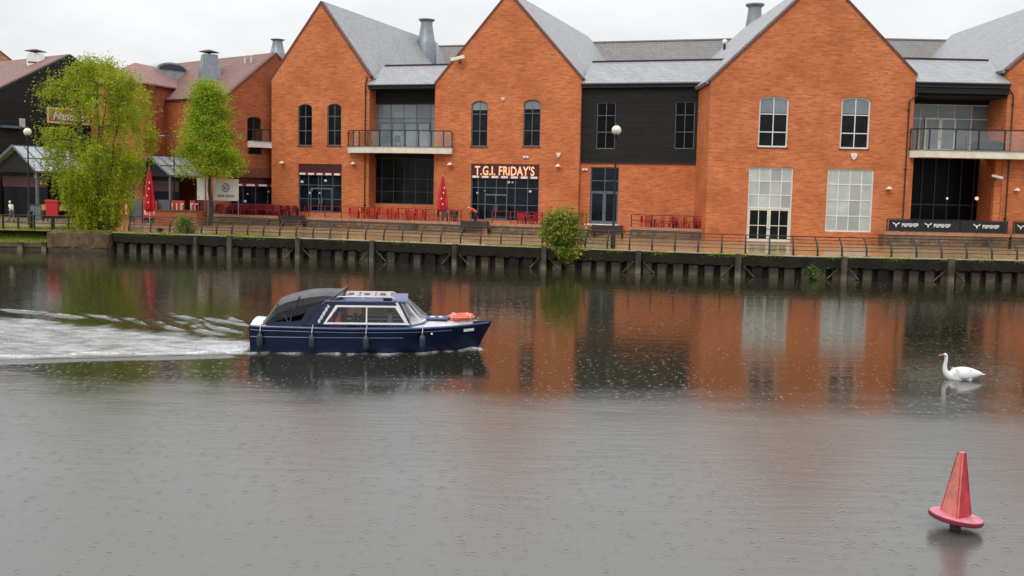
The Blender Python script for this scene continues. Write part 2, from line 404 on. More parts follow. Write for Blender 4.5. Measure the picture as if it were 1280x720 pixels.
# --- first gable
a1L, a1A, a1R = P(A,339.5,97), P(A,401,3), P(A,462,94)
w11, w12 = A.rect(372.5,130,390,182), A.rect(409,129.5,426.5,182)
sh1 = A.rect(373,205,427,266)
LEN_A = A.loc(hit_z(755, 47, P(A,636,-10)[1]))[1]
g1 = gable_building('gabled_building', A, a1L[0], a1L[1], a1A[0], a1A[1], a1R[0], a1R[1], LEN_A,
     [archp(w11,.35), archp(w12,.35), rectp(sh1)], BRICK, SLATE, 'narrowest orange brick gable, with two dark arched windows over one dark shopfront')
for w in (w11, w12): add_window(g1, w, 2, [.36, .70], MIDFRAME, GL_DARK, arch=.35, fw=.08, sill=COPING)
def shopfront(b, r, cols, trans, band, stripes, name='shopfront', doors=None, glass=GL_NAVY, frame=GREYF):
    x0, z0, x1, z1 = r
    w = add_window(b, (x0, z0, x1, band), cols, trans, frame, glass, y=.14, fw=.09, name=name)
    m = MB(); m.box(x0, x1, .05, .16, band+.003, z1); b.put(m, 'fascia', MAROON)
    for i in range(5 if stripes else 0):       # notices and lights stuck behind the panes
        xx = x0+(x1-x0)*rng.uniform(.06, .94); zz = z0+(band-z0)*rng.uniform(.35, .9); s_ = rng.uniform(.06, .16); k = MB(); k.box(xx-s_, xx+s_, .168, .176, zz-s_*.7, zz+s_*.7); b.put(k, 'window_notice', WHITE if i % 3 else CREAM)
    n = stripes
    k = MB(); k.box(x0-.05, x1+.05, .003, .045, band-.10, band+.17)
    if stripes:
        t = b.put(k, 'awning_band', DKRED)
        for i in range(n):
            c = x0 + (x1-x0)*(i+.5)/n; h = (x1-x0)/n*.34; s = MB(); s.box(c-h, c+h, -.06, .0, band-.06, band+.13); b.put(s, 'stripe', WHITE, t)
    if doors:
        d = MB(); 
        for (a, c) in doors:
            d.box(a-.05, a+.05, .10, .14, z0+.02, z0+2.35); d.box(c-.05, c+.05, .10, .14, z0+.02, z0+2.35)
            d.box(a+.05, c-.05, .10, .137, z0+.02, z0+.2); d.box(a+.05, c-.05, .10, .137, z0+2.2, z0+2.35)
            d.box((a+c)/2-.05, (a+c)/2+.05, .10, .139, z0+.2, z0+2.2)
        dd = b.put(d, 'door_frame', frame)
        for (a, c) in doors:
            for e in (-.14, .14): h = MB(); h.box((a+c)/2+e-.02, (a+c)/2+e+.02, .03, .098, z0+.85, z0+1.4); b.put(h, 'handle', GREYMET, dd)
    return w
zb1 = P(A,400,218)[1]
shopfront(g1, sh1, [.22,.45,.52,.78], [.36,.72], zb1, 5, doors=[(sh1[0]+(sh1[2]-sh1[0])*.28, sh1[0]+(sh1[2]-sh1[0])*.76)])
# --- second gable
a2L, a2A, a2R = P(A,544,104), P(A,636,-10), P(A,727,97)
w21, w22 = A.rect(589,126,609.5,183), A.rect(654,124.5,675.5,183)
sh2 = A.rect(588.5,205,673.5,276)
g2 = gable_building('gabled_building', A, a2L[0], a2L[1], a2A[0], a2A[1], a2R[0], a2R[1], LEN_A,
     [archp(w21,.4), archp(w22,.4), rectp(sh2)], BRICK, SLATE, 'orange brick gable carrying the lit restaurant sign over its dark shopfront')
for w in (w21, w22):
    ww = add_window(g2, w, 2, [.34, .71], MIDFRAME, GL_DARK, arch=.4, fw=.08, sill=COPING)
    x0, z0, x1, z1 = w; zt = z0+(z1-z0)*.80; m = MB(); m.prism(archp((x0+.09, zt, x1-.09, z1-.09), .36, 10), .155, .164); g2.put(m, 'fanlight', GL_SKY, ww)  # arched top pane, its sky reflection carried by the colour
zb2 = P(A,630,222)[1]
W2 = sh2[2]-sh2[0]
shopfront(g2, sh2, [.10,.205,.37,.53,.65,.83], [.37,.76], zb2, 7, doors=[(sh2[0]+W2*.21, sh2[0]+W2*.53)])
downpipe(g1, P(A,457,180)[0], -.12, ZT, P(A,457,96)[1], .12)
# --- third gable (white windows)
b3L, b3A, b3R = P(B,889,100), P(B,1031,-31), P(B,1145,92)
w31, w32 = B.rect(948.5,120.5,985.5,184), B.rect(1051,121.5,1087.5,186)
dr3, wr3 = B.rect(934.5,209,990,304), B.rect(1033,211,1091,290)
LEN_B = B.loc(hit_z(1150, 45, b3A[1]))[1]
g3 = gable_building('gabled_building', B, b3L[0], b3L[1], b3A[0], b3A[1], b3R[0], b3R[1], LEN_B,
     [archp(w31,.28), archp(w32,.28), rectp(dr3), rectp(wr3)], BRICK, SLATE, 'widest orange brick gable, with white framed windows and a tall white glazed door', over=.2)
for w in (w31, w32): add_window(g3, w, 2, [.30,.655], WHITE, GL_DARK, arch=.28, fw=.12, mw=.075, sill=COPING)
for w in (w31, w32):
    x0, z0, x1, z1 = w
    m = MB(); m.prism(archp((x0+.13, z0+(z1-z0)*.68, x1-.13, z1-.13), .24, 10), .155, .163); g3.put(m, 'fanlight', GL_SKY)  # pale colour here stands for sky reflected in the arched top
add_window(g3, wr3, 4, [.25,.5,.75], WHITE, GL_PALE, fw=.11, mw=.075)
x0,z0,x1,z1 = dr3; zd = P(B,960,261)[1]
add_window(g3, (x0, zd, x1, z1), 4, [.33,.66], WHITE, GL_PALE, fw=.11, mw=.075)
def glazed_door(b, xa, xb, z0, z1, y, mat, gl, n=2, rows=2):
    m = MB(); fw = .13; w = (xb-xa)/n
    gg = MB(); hs = []
    for i in range(n):
        p, q = xa+w*i+.008, xa+w*(i+1)-.008
        m.box(p, p+fw, y, y+.06, z0, z1); m.box(q-fw, q, y, y+.06, z0, z1)
        m.box(p+fw, q-fw, y, y+.06, z0, z0+.25); m.box(p+fw, q-fw, y, y+.06, z1-fw, z1)
        if rows > 1:
            m.box(p+fw, q-fw, y+.006, y+.05, (z0+z1)/2-.03, (z0+z1)/2+.03); m.box((p+q)/2-.03, (p+q)/2+.03, y+.009, y+.047, z0+.25, z1-fw)
        gg.box(p+.01, q-.01, y+.028, y+.034, z0+.01, z1-.01)
        xh = q-.07 if i == 0 else p+.07; hh = MB(); hh.box(xh-.025, xh+.025, y-.07, y-.001, z0+1.0, z0+1.12); hs.append(hh)
    d = b.put(m, 'door', mat); b.put(gg, 'pane', gl, d)
    for hh in hs: b.put(hh, 'handle', GREYMET, d)
    return d
glazed_door(g3, x0+.11, x1-.11, ZG+.02, zd-.005, .14, CREAM, GL_DARK)
for xa_, xb_ in ((x0, x0+.108), (x1-.108, x1)): m = MB(); m.box(xa_, xb_, .12, .22, ZG, zd-.004); g3.put(m, 'door_jamb', WHITE)
m = MB(); m.box(x0-.5, x1+.5, -.5, -.002, ZG-.1, ZG+.06); g3.put(m, 'step', STONECAP)
# --- fourth gable at the frame's right edge
b4L = P(B,1262,86); run4 = b3R[0]-b3A[0]
b4A = (b4L[0]+run4, b3A[1]); b4R = (b4L[0]+2*run4, b4L[1])
xw = b4L[0]+2.6
g4 = gable_building('gabled_building', B, b4L[0], b4L[1], b4A[0], b4A[1], b4R[0], b4R[1], LEN_B,
     [archp((xw,8.9,xw+2.2,12.8),.28), archp((xw+5.5,8.9,xw+7.7,12.8),.28)], BRICK, SLATE, 'orange brick gable cut off by the right edge of the picture', over=.2)
for q in (xw, xw+5.5): add_window(g4, (q,8.9,q+2.2,12.8), 2, [.30,.655], WHITE, GL_DARK, arch=.28, fw=.12, sill=COPING)
downpipe(g4, P(B,1258,180)[0]+.25, -.12, 2.5, P(B,1262,108)[1], -.35)
downpipe(g3, P(B,1132,200)[0], -.12, ZG, P(B,1140,115)[1], .55)
# ------------------------------------------------------------------ link 1 (between gable 1 and 2, bowed balcony)
def link_roof(b, xa, xb, ze, zt, y0, y1, mat=SLATE):
    m = MB(); t = .16
    m.add([(xa,y0,ze),(xb,y0,ze),(xb,y1,zt),(xa,y1,zt),(xa,y0,ze-t),(xb,y0,ze-t),(xb,y1,zt-t),(xa,y1,zt-t)],
          [(0,1,2,3),(7,6,5,4),(0,4,5,1),(1,5,6,2),(2,6,7,3),(3,7,4,0)])
    r = b.put(m, 'roof', mat)
    k = MB(); k.box(xa, xb, y1-.06, y1+.28, zt-.10, zt+.13); b.put(k, 'ridge_cap', PIPE, r)
    b_ = MB(); b_.box(xa, xb, y1+.3, y1+.6, zt-3.5, zt+.02); b.put(b_, 'back_wall', BOARD)
def gutter(b, xa, xb, y, z):
    m = MB(); m.tube([(xa, y, z), (xb, y, z)], .09, 8); m.box(xa, xb, y+.1, y+.16, z-.28, z+.08); return b.put(m, 'gutter', BLACK)
xl, xr = a1R[0]-.0, a2L[0]
xl1, xr1 = xl+.004, xr-.004
REC = 1.6
l1 = Bd('connecting_wing', A, (xl+xr)/2, 'dark boarded link with bowed balcony, between the two narrower gables')
ze1 = P(A,500,105,-.3)[1]; zt1 = P(A,500,82.5,3.2)[1]
link_roof(l1, xl1, xr1, ze1, zt1, -.35, 3.2); gutter(l1, xl1, xr1, -.42, ze1-.12)
gl1 = A.rect(463.5,130,545,186,REC); lo1 = A.rect(463.5,206,545,255,REC)
m = MB(); m.box(xl1, xr1, REC-.25, REC, P(A,500,130,REC)[1]+.003, ze1-.1); m.box(xl1, xr1, -.2, REC-.26, ze1-.42, ze1-.30); l1.put(m, 'boarded_panel', BOARD)
zsl = P(A,500,187,-.4)[1]
for r_, nm in ((gl1,'window'), (lo1,'window')):
    pass
x0, _, x1, z1 = gl1; x1 = xr1-.02
up = add_window(l1, (x0, zsl+.02, x1, z1), [.11,.30,.48,.66,.86], [.69], GREYF, GL_SKY, y=REC-.14, fw=.09)
glazed_door(l1, x0+(x1-x0)*.14, x0+(x1-x0)*.86, zsl+.02, zsl+2.6, REC-.24, GREYF, GL_SKY, n=4, rows=1)
x0, z0, x1, z1 = lo1; x1 = xr1-.02
add_window(l1, (x0, z0, x1, z1+.6), [.17,.34,.5,.66,.83], [.27,.55], DKFRAME, GL_DARK, y=REC-.14, fw=.07)
m = MB(); m.box(xl1, x0-.004, REC-.3, REC-.02, ZG, z1+.9); m.box(x0-.003, xr1, REC-.3, REC-.02, ZG, z0-.005); m.box(xl1, x0-.004, REC-.3, REC-.02, z1+.95, P(A,500,130,REC)[1]); l1.put(m, 'wall', BRICK)
m = MB(); m.box(x0-.003, xr1, REC-.34, REC-.02, z1+.605, zsl-.42); l1.put(m, 'lintel_panel', BOARD)
m = MB(); m.box(xl1, xr1, REC, REC+.25, ZG, ze1-.2); l1.put(m, 'rear_wall', BLACK)
# --- balconies
def balcony(name, fr, pts, zs, zrail, label, y_in, post_t, slabm=SLABC, th=.6):
    """pts: plan outline of the front edge (x,y) left to right in the frame"""
    cx = (pts[0][0]+pts[-1][0])/2
    b = Bd(name, fr, cx, label, 'balcony', y=0.0, z=zs-th)
    poly = [(x, y) for x, y in pts] + [(pts[-1][0], y_in), (pts[0][0], y_in)]
    m = MB(); m.hprism(poly, zs-th, zs-.06); b.put(m, 'slab', slabm)
    k = MB(); 
    ins = [(x, y-.04) for x, y in pts]
    k.hprism([(x, y-.06) for x, y in pts] + [(pts[-1][0], y_in), (pts[0][0], y_in)], zs-.057, zs+.01); b.put(k, 'deck', GREYMET)
    # even distances along the front edge
    d = [0]
    for p, q in zip(pts, pts[1:]): d.append(d[-1]+math.hypot(q[0]-p[0], q[1]-p[1]))
    def along(t):
        s = t*d[-1]
        for i in range(len(pts)-1):
            if s <= d[i+1]+1e-6:
                u = (s-d[i])/(d[i+1]-d[i]); return (pts[i][0]+(pts[i+1][0]-pts[i][0])*u, pts[i][1]+(pts[i+1][1]-pts[i][1])*u+.12)
        return (pts[-1][0], pts[-1][1]+.12)
    top = MB(); ts = sorted(set([round(x*.02,3) for x in range(51)])); top.tube([(*along(t), zrail) for t in ts], .045, 8); b.put(top, 'handrail', BLACK)
    for t in post_t:
        x, y = along(t); p = MB(); p.box(x-.035, x+.035, y-.035, y+.035, zs+.01, zrail-.03); p.box(x-.09, x+.09, y-.05, y+.05, zs+.011, zs+.10); p.box(x-.09, x+.09, y-.05, y+.05, zrail-.24, zrail-.18); b.put(p, 'post', BLACK)
    for t0, t1 in zip(post_t, post_t[1:]):
        n = 4; q = [along(t0+(t1-t0)*(.04+.92*i/n)) for i in range(n+1)]
        g = MB(); g.add([(x, y, z) for x, y in q for z in (zs+.08, zrail-.12)], [(2*i, 2*i+2, 2*i+3, 2*i+1) for i in range(n)])
        b.put(g, 'glass_panel', CLEAR)
    return b
bl = [A.at(437,188,-.05)[0], A.at(566,188,-.05)[0]]
zs1 = P(A,500,183,-1.2)[1]; zr1 = P(A,500,163,-1.2)[1]
npt = 14
pts1 = [(bl[0]+(bl[1]-bl[0])*i/npt, -.42-1.15*math.sin(math.pi*i/npt)**.8) for i in range(npt+1)]
bal1 = balcony('balcony', A, pts1, zs1, zr1, 'bowed cream balcony with a black railing between the two narrower gables', -.004, [0,.07,.14,.24,.36,.48,.60,.72,.83,.93,1.0])
m = MB(); m.box(xl1, xr1, .002, REC-.31, zs1-.4, zs1-.02); l1.put(m, 'floor_slab', SLABC)
# ------------------------------------------------------------------ link 2 (black boarded upper floor)
xl, xr = a2R[0]+.004, P(A,893,150,.4)[0]+.3
l2 = Bd('connecting_wing', A, (xl+xr)/2, 'black boarded upper floor over orange brick, between restaurant gable and white-windowed gable')
OF = .4
ze2 = P(A,800,103,0)[1]; zt2 = P(A,800,77,3.6)[1]
link_roof(l2, xl, xr+1.2, ze2, zt2, -.05, 3.6); gutter(l2, xl, xr-.25, -.12, ze2-.12)
zmid = P(A,800,203,OF)[1]
wl = [A.rect(745.5,128,769,186,OF), A.rect(843.5,127,868,186,OF)]
m = MB(); m.add(*slab([(xl, zmid), (xr, zmid), (xr, ze2-.17), (xl, ze2-.17)], [rectp(w) for w in wl], OF, OF+.3)); l2.put(m, 'boarded_wall', BOARD)
for w in wl: add_window(l2, w, 2, [.36,.72], MIDFRAME, GL_BLACK, y=OF+.1, fw=.07)
dr = A.rect(737.5,209,773,280,OF+.06)
m = MB(); m.add(*slab([(xl, .9), (xr, .9), (xr, zmid-.12), (xl, zmid-.12)], [rectp(dr)], OF+.06, OF+.36)); l2.put(m, 'wall', BRICK)
m = MB(); m.box(xl, xr, OF-.05, OF+.3, zmid-.117, zmid-.003); l2.put(m, 'band', BLACK)
x0,z0,x1,z1 = dr; zdd = z0+(z1-z0)*.56
add_window(l2, (x0, zdd, x1, z1), 2, [.46], GREYF, GL_NAVY, y=OF+.16, fw=.09)
glazed_door(l2, x0+.02, x1-.02, z0, zdd-.004, OF+.18, GREYF, GL_NAVY, rows=1)
m = MB(); m.box(x0-.2, x1+.2, -.4, OF+.06, z0-.12, z0-.004); l2.put(m, 'step', SLABC)
xd = A.at(881,200,OF-.1)[0]; m = MB(); m.tube([(xd+.25,-.1,ze2-.2),(xd,OF-.12,ze2-.9),(xd,OF-.12,ZT)], .075); l2.put(m, 'downpipe', PIPE)
# ------------------------------------------------------------------ link 3 (loggia with the second balcony)
xl, xr = b3R[0]+.004, b4L[0]-.004
D3 = 3.3
l3 = Bd('connecting_wing', B, (xl+xr)/2, 'deep shaded loggia with cream framed glazing, right of the widest gable')
ze3 = P(B,1205,103,-.3)[1]; zt3 = P(B,1205,75.5,3.8)[1]
link_roof(l3, xl, xr, ze3, zt3, -.35, 3.8); gutter(l3, xl, xr, -.42, ze3-.12)
zs3 = P(B,1205,188,-1.0)[1]
gx0, gz0, gx1, gz1 = B.rect(1145,131,1237,187,D3)
gx0 = xl+.05
m = MB(); m.box(xl, xr, .1, D3-.01, gz1+.35, gz1+.5); m.box(xl, xr, -.22, -.05, gz1+.55, ze3-.18); m.box(xl, xr, D3-.2, D3, gz1+.003, gz1+.347); l3.put(m, 'soffit', BOARD)
add_window(l3, (gx0, zs3, gx1, gz1), [.09,.23,.42,.60,.79], [.70], WHITE, GL_SKY, y=D3-.12, fw=.09, mw=.06)
W = gx1-gx0
glazed_door(l3, gx0+W*.28, gx0+W*.62, zs3+.02, zs3+2.75, D3-.22, CREAM, GL_SKY, rows=1)
m = MB(); m.box(gx1+.004, xr, D3-.25, D3-.01, zs3+.01, gz1+.34); l3.put(m, 'wall', BRICK)
m = MB(); m.box(xl, xr, .002, D3, zs3-.4, zs3-.02); l3.put(m, 'floor_slab', SLABC)
m = MB(); m.box(xl+.003, xr-.003, 4.2, 4.5, 1.0, zs3-.45); l3.put(m, 'back_glazing', GL_BLACK)
m = MB()
for i in range(7): xx = xl+.4+i*(xr-xl-.8)/6; m.box(xx-.04, xx+.04, 4.1, 4.19, 1.0, zs3-.45)
m.box(xl+.1, xr-.1, 4.12, 4.18, 4.6, 4.7); l3.put(m, 'mullion', DKFRAME)
ox0, oz0, ox1, oz1 = B.rect(1140,198,1243,270,.1)
for xa_, xb_ in ((xl, ox0), (ox1, xr)): m = MB(); m.box(xa_, xb_, .1, .5, ZG, zs3-.42); l3.put(m, 'brick_pier', BRICK)
m = MB(); m.box(xl+.003, xr-.003, .6, 4.1, ZG, 2.5); l3.put(m, 'floor', STONECAP)
xbl, xbm, xbr = P(B,1137,190,-.05)[0], P(B,1157,190,-1.5)[0], P(B,1300,190,-1.5)[0]
bal3 = balcony('balcony', B, [(xbl,-.15),(xbm,-1.5),(xbr-.6,-1.5),(xbr,-.15)], zs3, P(B,1205,161.5,-1.4)[1], 'angular cream balcony with glass panels, right of the widest gable', -.004, [0,.06,.16,.34,.50,.68,.86,1.0])
# ------------------------------------------------------------------ rear ranges
def rear(fr, x0, x1, yr, zr, label, hgt=8.5, pitch=46, k0=0.0, k1=0.0):
    b = Bd('rear_range', fr, (x0+x1)/2, label, 'building', y=yr)
    run = hgt/math.tan(R(pitch))
    m = MB(); t = .2
    for s in (-1, 1):
        e0, e1 = x0+k0*s*run, x1+k1*s*run     # mitred ends where two ranges meet
        m.add([(x0,yr,zr),(x1,yr,zr),(e1,yr+s*run,zr-hgt),(e0,yr+s*run,zr-hgt),(x0,yr,zr-t),(x1,yr,zr-t),(e1,yr+s*run,zr-hgt-t),(e0,yr+s*run,zr-hgt-t)],
              [(0,1,2,3),(7,6,5,4),(0,4,5,1),(1,5,6,2),(2,6,7,3),(3,7,4,0)])
    r = b.put(m, 'roof', SLATE_D); k = MB(); k.box(x0, x1, yr-.14, yr+.14, zr-.05, zr+.1); b.put(k, 'ridge_cap', SLATE_D, r)
    w = MB(); w.box(x0+1.8*(k0 != 0)+.1, x1-1.8*(k1 != 0)-.1, yr-run+.5, yr+run-.5, ZG-.4, zr-hgt+.1); b.put(w, 'wall', BRICK); return b
zrA = a2A[1]-.05
YB = B.o.y+LEN_B; xj = (YB-A.w(0, LEN_A, 0).y)/A.u.y; XJ = A.w(xj, LEN_A, 0).x; KM = math.tan(R(9.2))
zr_ = hit_y(850, 43.5, A.w(xj, LEN_A, 0).y).z
print('rear ridge', zrA, b3A[1], zr_, project((XJ, YB, zr_)))
rear(A, A.loc(hit_z(470, 50, zrA-.1))[0], xj, LEN_A, zr_, 'long grey slate roof behind the boarded link and the restaurant gable', k1=-KM)
rear(B, XJ, b4R[0], LEN_B, zr_, 'long grey slate roof behind the widest gable', k0=KM)
# ------------------------------------------------------------------ brown roofed buildings on the left
def frame_px(px, Y, ang): p = hit_y(px, 100, Y); return Frame((p.x, p.y), ang)
# brick house with its gable end beside the first gable
F1 = frame_px(345, 101.5, 49.7); zA1 = P(F1,345,67)[1]
xl1 = P(F1,285,118)[0]; ze = P(F1,285,118)[1]
wA = F1.rect(309,146,327,178)
wA2 = F1.rect(310,184,327,193); shp = (xl1+.3, 2.0, 3.4, P(F1,315,222)[1])
h1 = gable_building('brown_roofed_building', F1, xl1, ze, 0, zA1, -xl1, ze, 30, [archp(wA,.3), rectp(wA2), rectp(shp)], BRICK2, TILE, 'orange brick gable end under a brown tiled roof, left of the narrowest gable', over=.1)
add_window(h1, wA, 2, [.5], DKFRAME, GL_DARK, arch=.3, fw=.1); add_window(h1, wA2, 1, [], DKFRAME, GL_DARK)
shopfront(h1, shp, 6, [.4], shp[3]-.75, 6)
m = MB(); m.box(xl1, 3.6, -.25, -.003, shp[3]+.02, shp[3]+.9); h1.put(m, 'shop_canopy', plain('brown_fascia', (.16,.05,.03), .6))
bx_ = F1.rect(309.5, 176, 342, 184.5)
b = balcony('balcony', F1, [(bx_[0],-.9),(bx_[2],-.9)], bx_[3]-.05, bx_[3]+1.05, 'short white balcony under the arched window left of the narrowest gable', -.004, [0,.33,.66,1.0], WHITE, .62)
# louvred ventilator, vent pipes on its roof
def cowl(name, c, r, h, label, cap=True, sq=False, parent=None, base=1.0):
    t = thing(name, label, 'roof vent', c)
    m = MB(); m.lathe([(r*1.25,-base),(r*1.22,0),(r*1.0,h*.15),(r*.72,h*.82),(r*.70,h)], 4 if sq else 14); o = m.build('flue', GREYMET, t, smooth=not sq)
    if sq: o.rotation_euler = (0,0,R(45+40))
    if cap:
        k = MB(); k.lathe([(r*.78,h*1.0),(r*1.0,h*1.06),(r*1.0,h*1.1),(r*.4,h*1.13)] if not sq else [(.10*r,h+.003),(.12*r,h*1.12),(r*1.12,h*1.14),(r*.9,h*1.2),(r*.1,h*1.25)], 14 if not sq else 16); k.build('cap', GREYMET if not sq else PIPE, t, smooth=False)
    return t
def on_px(px, py, Y): return hit_y(px, py, Y)
def boxvent(c, w0, w1, h, label, ang, mat=None):
    t = thing('roof_ventilator', label, 'roof vent', c, R(ang)); k = -1.6/h*(w0-w1)
    def sq_(w, z): return [(-w,-w,z),(w,-w,z),(w,w,z),(-w,w,z)]
    m = MB(); m.add(sq_(w0+.15,-1.8)+sq_(w0,0)+sq_(w1,h), [(3,2,1,0),(8,9,10,11)]+[(4*r+i,4*r+(i+1)%4,4*r+4+(i+1)%4,4*r+4+i) for r in (0,1) for i in range(4)]); m.build('casing', mat or GREYMET, t)
    m = MB(); m.box(-w0-.02,w0+.02,-w0-.04,-w0+.02,-.12,.0); m.build('flashing', PIPE, t)
    m = MB(); m.lathe([(.12,h+.003),(.12,h+.2)], 8); m.lathe([(w1*1.5,h+.21),(w1*1.5,h+.27),(.25,h+.48)], 4); m.build('cap', PIPE, t)
    return t
def on_slope(fr, x, px, za, slope):       # point on the left slope at local x, seen near photo column px
    q = min((abs(project(fr.w(x, y, za+slope*x))[0]-px), y) for y in np.arange(0, 40, .1))[1]; return fr.w(x, q, za+slope*x)
SL1 = (zA1-ze)/(-xl1)
p = on_slope(F1, -3.4, 262, zA1, SL1); t_ = hit_y(262, 68.5, p.y)
boxvent(p, 1.0, .66, (t_-p).z, 'big grey boxy ventilator with a flat cap on the brown tiled roof', 28)
p = on_px(347, 68, 112); t_ = on_px(347, 51, 112); cowl('roof_cowl', p, .75, (t_-p).z, 'small grey cowl just left of the narrowest gable', base=1.2)
p = on_px(533, 54, 118); t_ = on_px(531, 27, 118); cowl('roof_cowl', p, .92, (t_-p).z, 'grey tapered cowl on the roof between the two narrower gables', base=2.5)
p = on_px(942, 46, 110); t_ = on_px(942, 9, 110); cowl('roof_cowl', p, .98, (t_-p).z, 'tallest grey cowl, behind the left slope of the widest gable', base=2.5)
for q, lb in ((306, 'left'), (314, 'right')):
    p = on_slope(F1, -1.2, q, zA1, SL1); t = thing('vent_pipe', 'thin white vent pipe on brown tiled roof, %s one of the pair' % lb, 'vent pipe', p); m = MB(); m.tube([(0,0,-.8),(0,0,.75)], .07); m.lathe([(.16,.75),(.16,.85),(.02,.9)], 10); m.build('pipe', WHITE, t)
# skylight boxes on first gable roof
p = on_px(497, 80, 112); t = thing('roof_hatch', 'small dark boxy hatch on the slate roof right of the narrowest gable', 'roof hatch', p, A.a)
m = MB(); m.box(-.5,.5,-.5,.5,-1.4,.55); m.build('casing', DKFRAME, t); m = MB(); m.box(-.58,.58,-.58,.58,.553,.63); m.build('lid', GREYMET, t)
# barrel roof lights
pb = on_slope(F1, -1.5, 220, zA1, SL1)
t = thing('barrel_rooflight', 'pale twin barrel vaulted glass rooflight on the brown tiled roof', 'rooflight', pb, F1.a)
for k, xx in enumerate((-1.9, 1.9)):
    m = MB(); n = 10
    m.prism([(xx-1.8, -1.2), (xx+1.8, -1.2), (xx+1.8, .0)] + [(xx+1.8*math.cos(math.pi*i/n), .0+.75*math.sin(math.pi*i/n)) for i in range(1, n)] + [(xx-1.8, .0)], -2.5, 2.5); m.build('vault', ROOFGLASS, t)
    m = MB(); m.prism([(xx+1.55*math.cos(math.pi*i/n), -.02+.6*math.sin(math.pi*i/n)) for i in range(0, n+1)], -2.56, -2.503); m.build('end_pane', DKFRAME, t)
# red brick block with pink hipped roof
F2 = frame_px(178, 100.5, 74.5)
z2 = P(F2,178,105)[1]
h2 = Bd('hip_roofed_building', F2, 5, 'plain red brick block with a pinkish tiled roof, between the two spring trees', y=5)
DP = 5.0
m = MB(); m.box(0, 12, 0, .3, .9, z2); m.box(0, .3, .3, DP, .9, z2); m.box(11.7, 12, .3, DP, .9, z2); m.box(.3, 11.7, DP-.3, DP, .9, z2); h2.put(m, 'wall', BRICK2)
m = MB(); e = .4; h = 2.3; i_ = 2.4
m.add([(-e,-e,z2),(12+e,-e,z2),(12+e,DP+e,z2),(-e,DP+e,z2),(i_,i_,z2+h),(12-i_,i_,z2+h),(12-i_,DP-i_,z2+h),(i_,DP-i_,z2+h),(-e,-e,z2+.12),(12+e,-e,z2+.12),(12+e,DP+e,z2+.12),(-e,DP+e,z2+.12)],
      [(3,2,1,0),(0,1,9,8),(1,2,10,9),(2,3,11,10),(3,0,8,11),(8,9,5,4),(9,10,6,5),(10,11,7,6),(11,8,4,7),(4,5,6,7)]); h2.put(m, 'roof', TILE_P)
wz = P(F2,240,141)[1]; r_ = (P(F2,232,140)[0], P(F2,236,150)[1], P(F2,240,140)[0], P(F2,236,136)[1])
m = MB(); m.box(r_[0], r_[2], -.06, -.003, r_[1], r_[3]); h2.put(m, 'window', GL_DARK)
# black boarded building
F3 = frame_px(88, 112, 53.1); zA3 = P(F3,88,69)[1]; xl3 = P(F3,-40,130)[0]; ze_ = P(F3,-40,130)[1]
h3 = gable_building('boarded_building', F3, xl3, ze_, 0, zA3, -xl3, ze_, 26, [], BOARD, TILE, 'black boarded building with a brown tiled roof at the far left', over=.12, cap=PIPE)
m = MB()
for i in range(9): xx = xl3+1.2+i*1.9; m.box(xx, xx+1.5, -.08, -.003, 1.5, 5.2)
h3.put(m, 'window', GL_DARK)
m = MB(); m.box(P(F3,24,155)[0], P(F3,31,155)[0], -.1, -.003, P(F3,26,159)[1], P(F3,26,148)[1]); h3.put(m, 'small_window', GL_PALE)
m = MB(); m.box(P(F3,0,158)[0], P(F3,24,158)[0], -.5, -.003, P(F3,10,160)[1], P(F3,10,157)[1]); h3.put(m, 'ledge', GREYF)
p = on_slope(F3, -1.2, 45, zA3, (zA3-ze_)/(-xl3)); t_ = hit_y(45, 58, p.y)
boxvent(p, .85, .75, (t_-p).z*.55, 'low pale vent with flat dark cap on the roof at far left', 30, WHITE)
# farthest brick gable
F4 = frame_px(-14, 150, 53.1); zA4 = P(F4,-14,52)[1]
zz = P(F4,19,80)
h4 = gable_building('distant_gabled_building', F4, -zz[0]*1.05, zz[1], 0, zA4, zz[0]*1.05, zz[1], 14, [], brick_mat('pale_brick', (.5,.28,.12), (.55,.3,.14), (.4,.3,.2)), TILE, 'distant tan brick gable with a maroon verge in the top left corner', cap=plain('maroon_verge', (.15,.03,.04), .5))
# pink shared roof linking the red block with the boarded building
F5 = frame_px(134, 128, 53.1); zA5 = P(F5,134,79)[1]
h5 = gable_building('brown_roofed_building', F5, -9, zA5-5, 0, zA5, 9, zA5-5, 16, [], BRICK2, TILE_P, 'brown roofed gable mostly hidden behind the bushy left tree', over=.1)
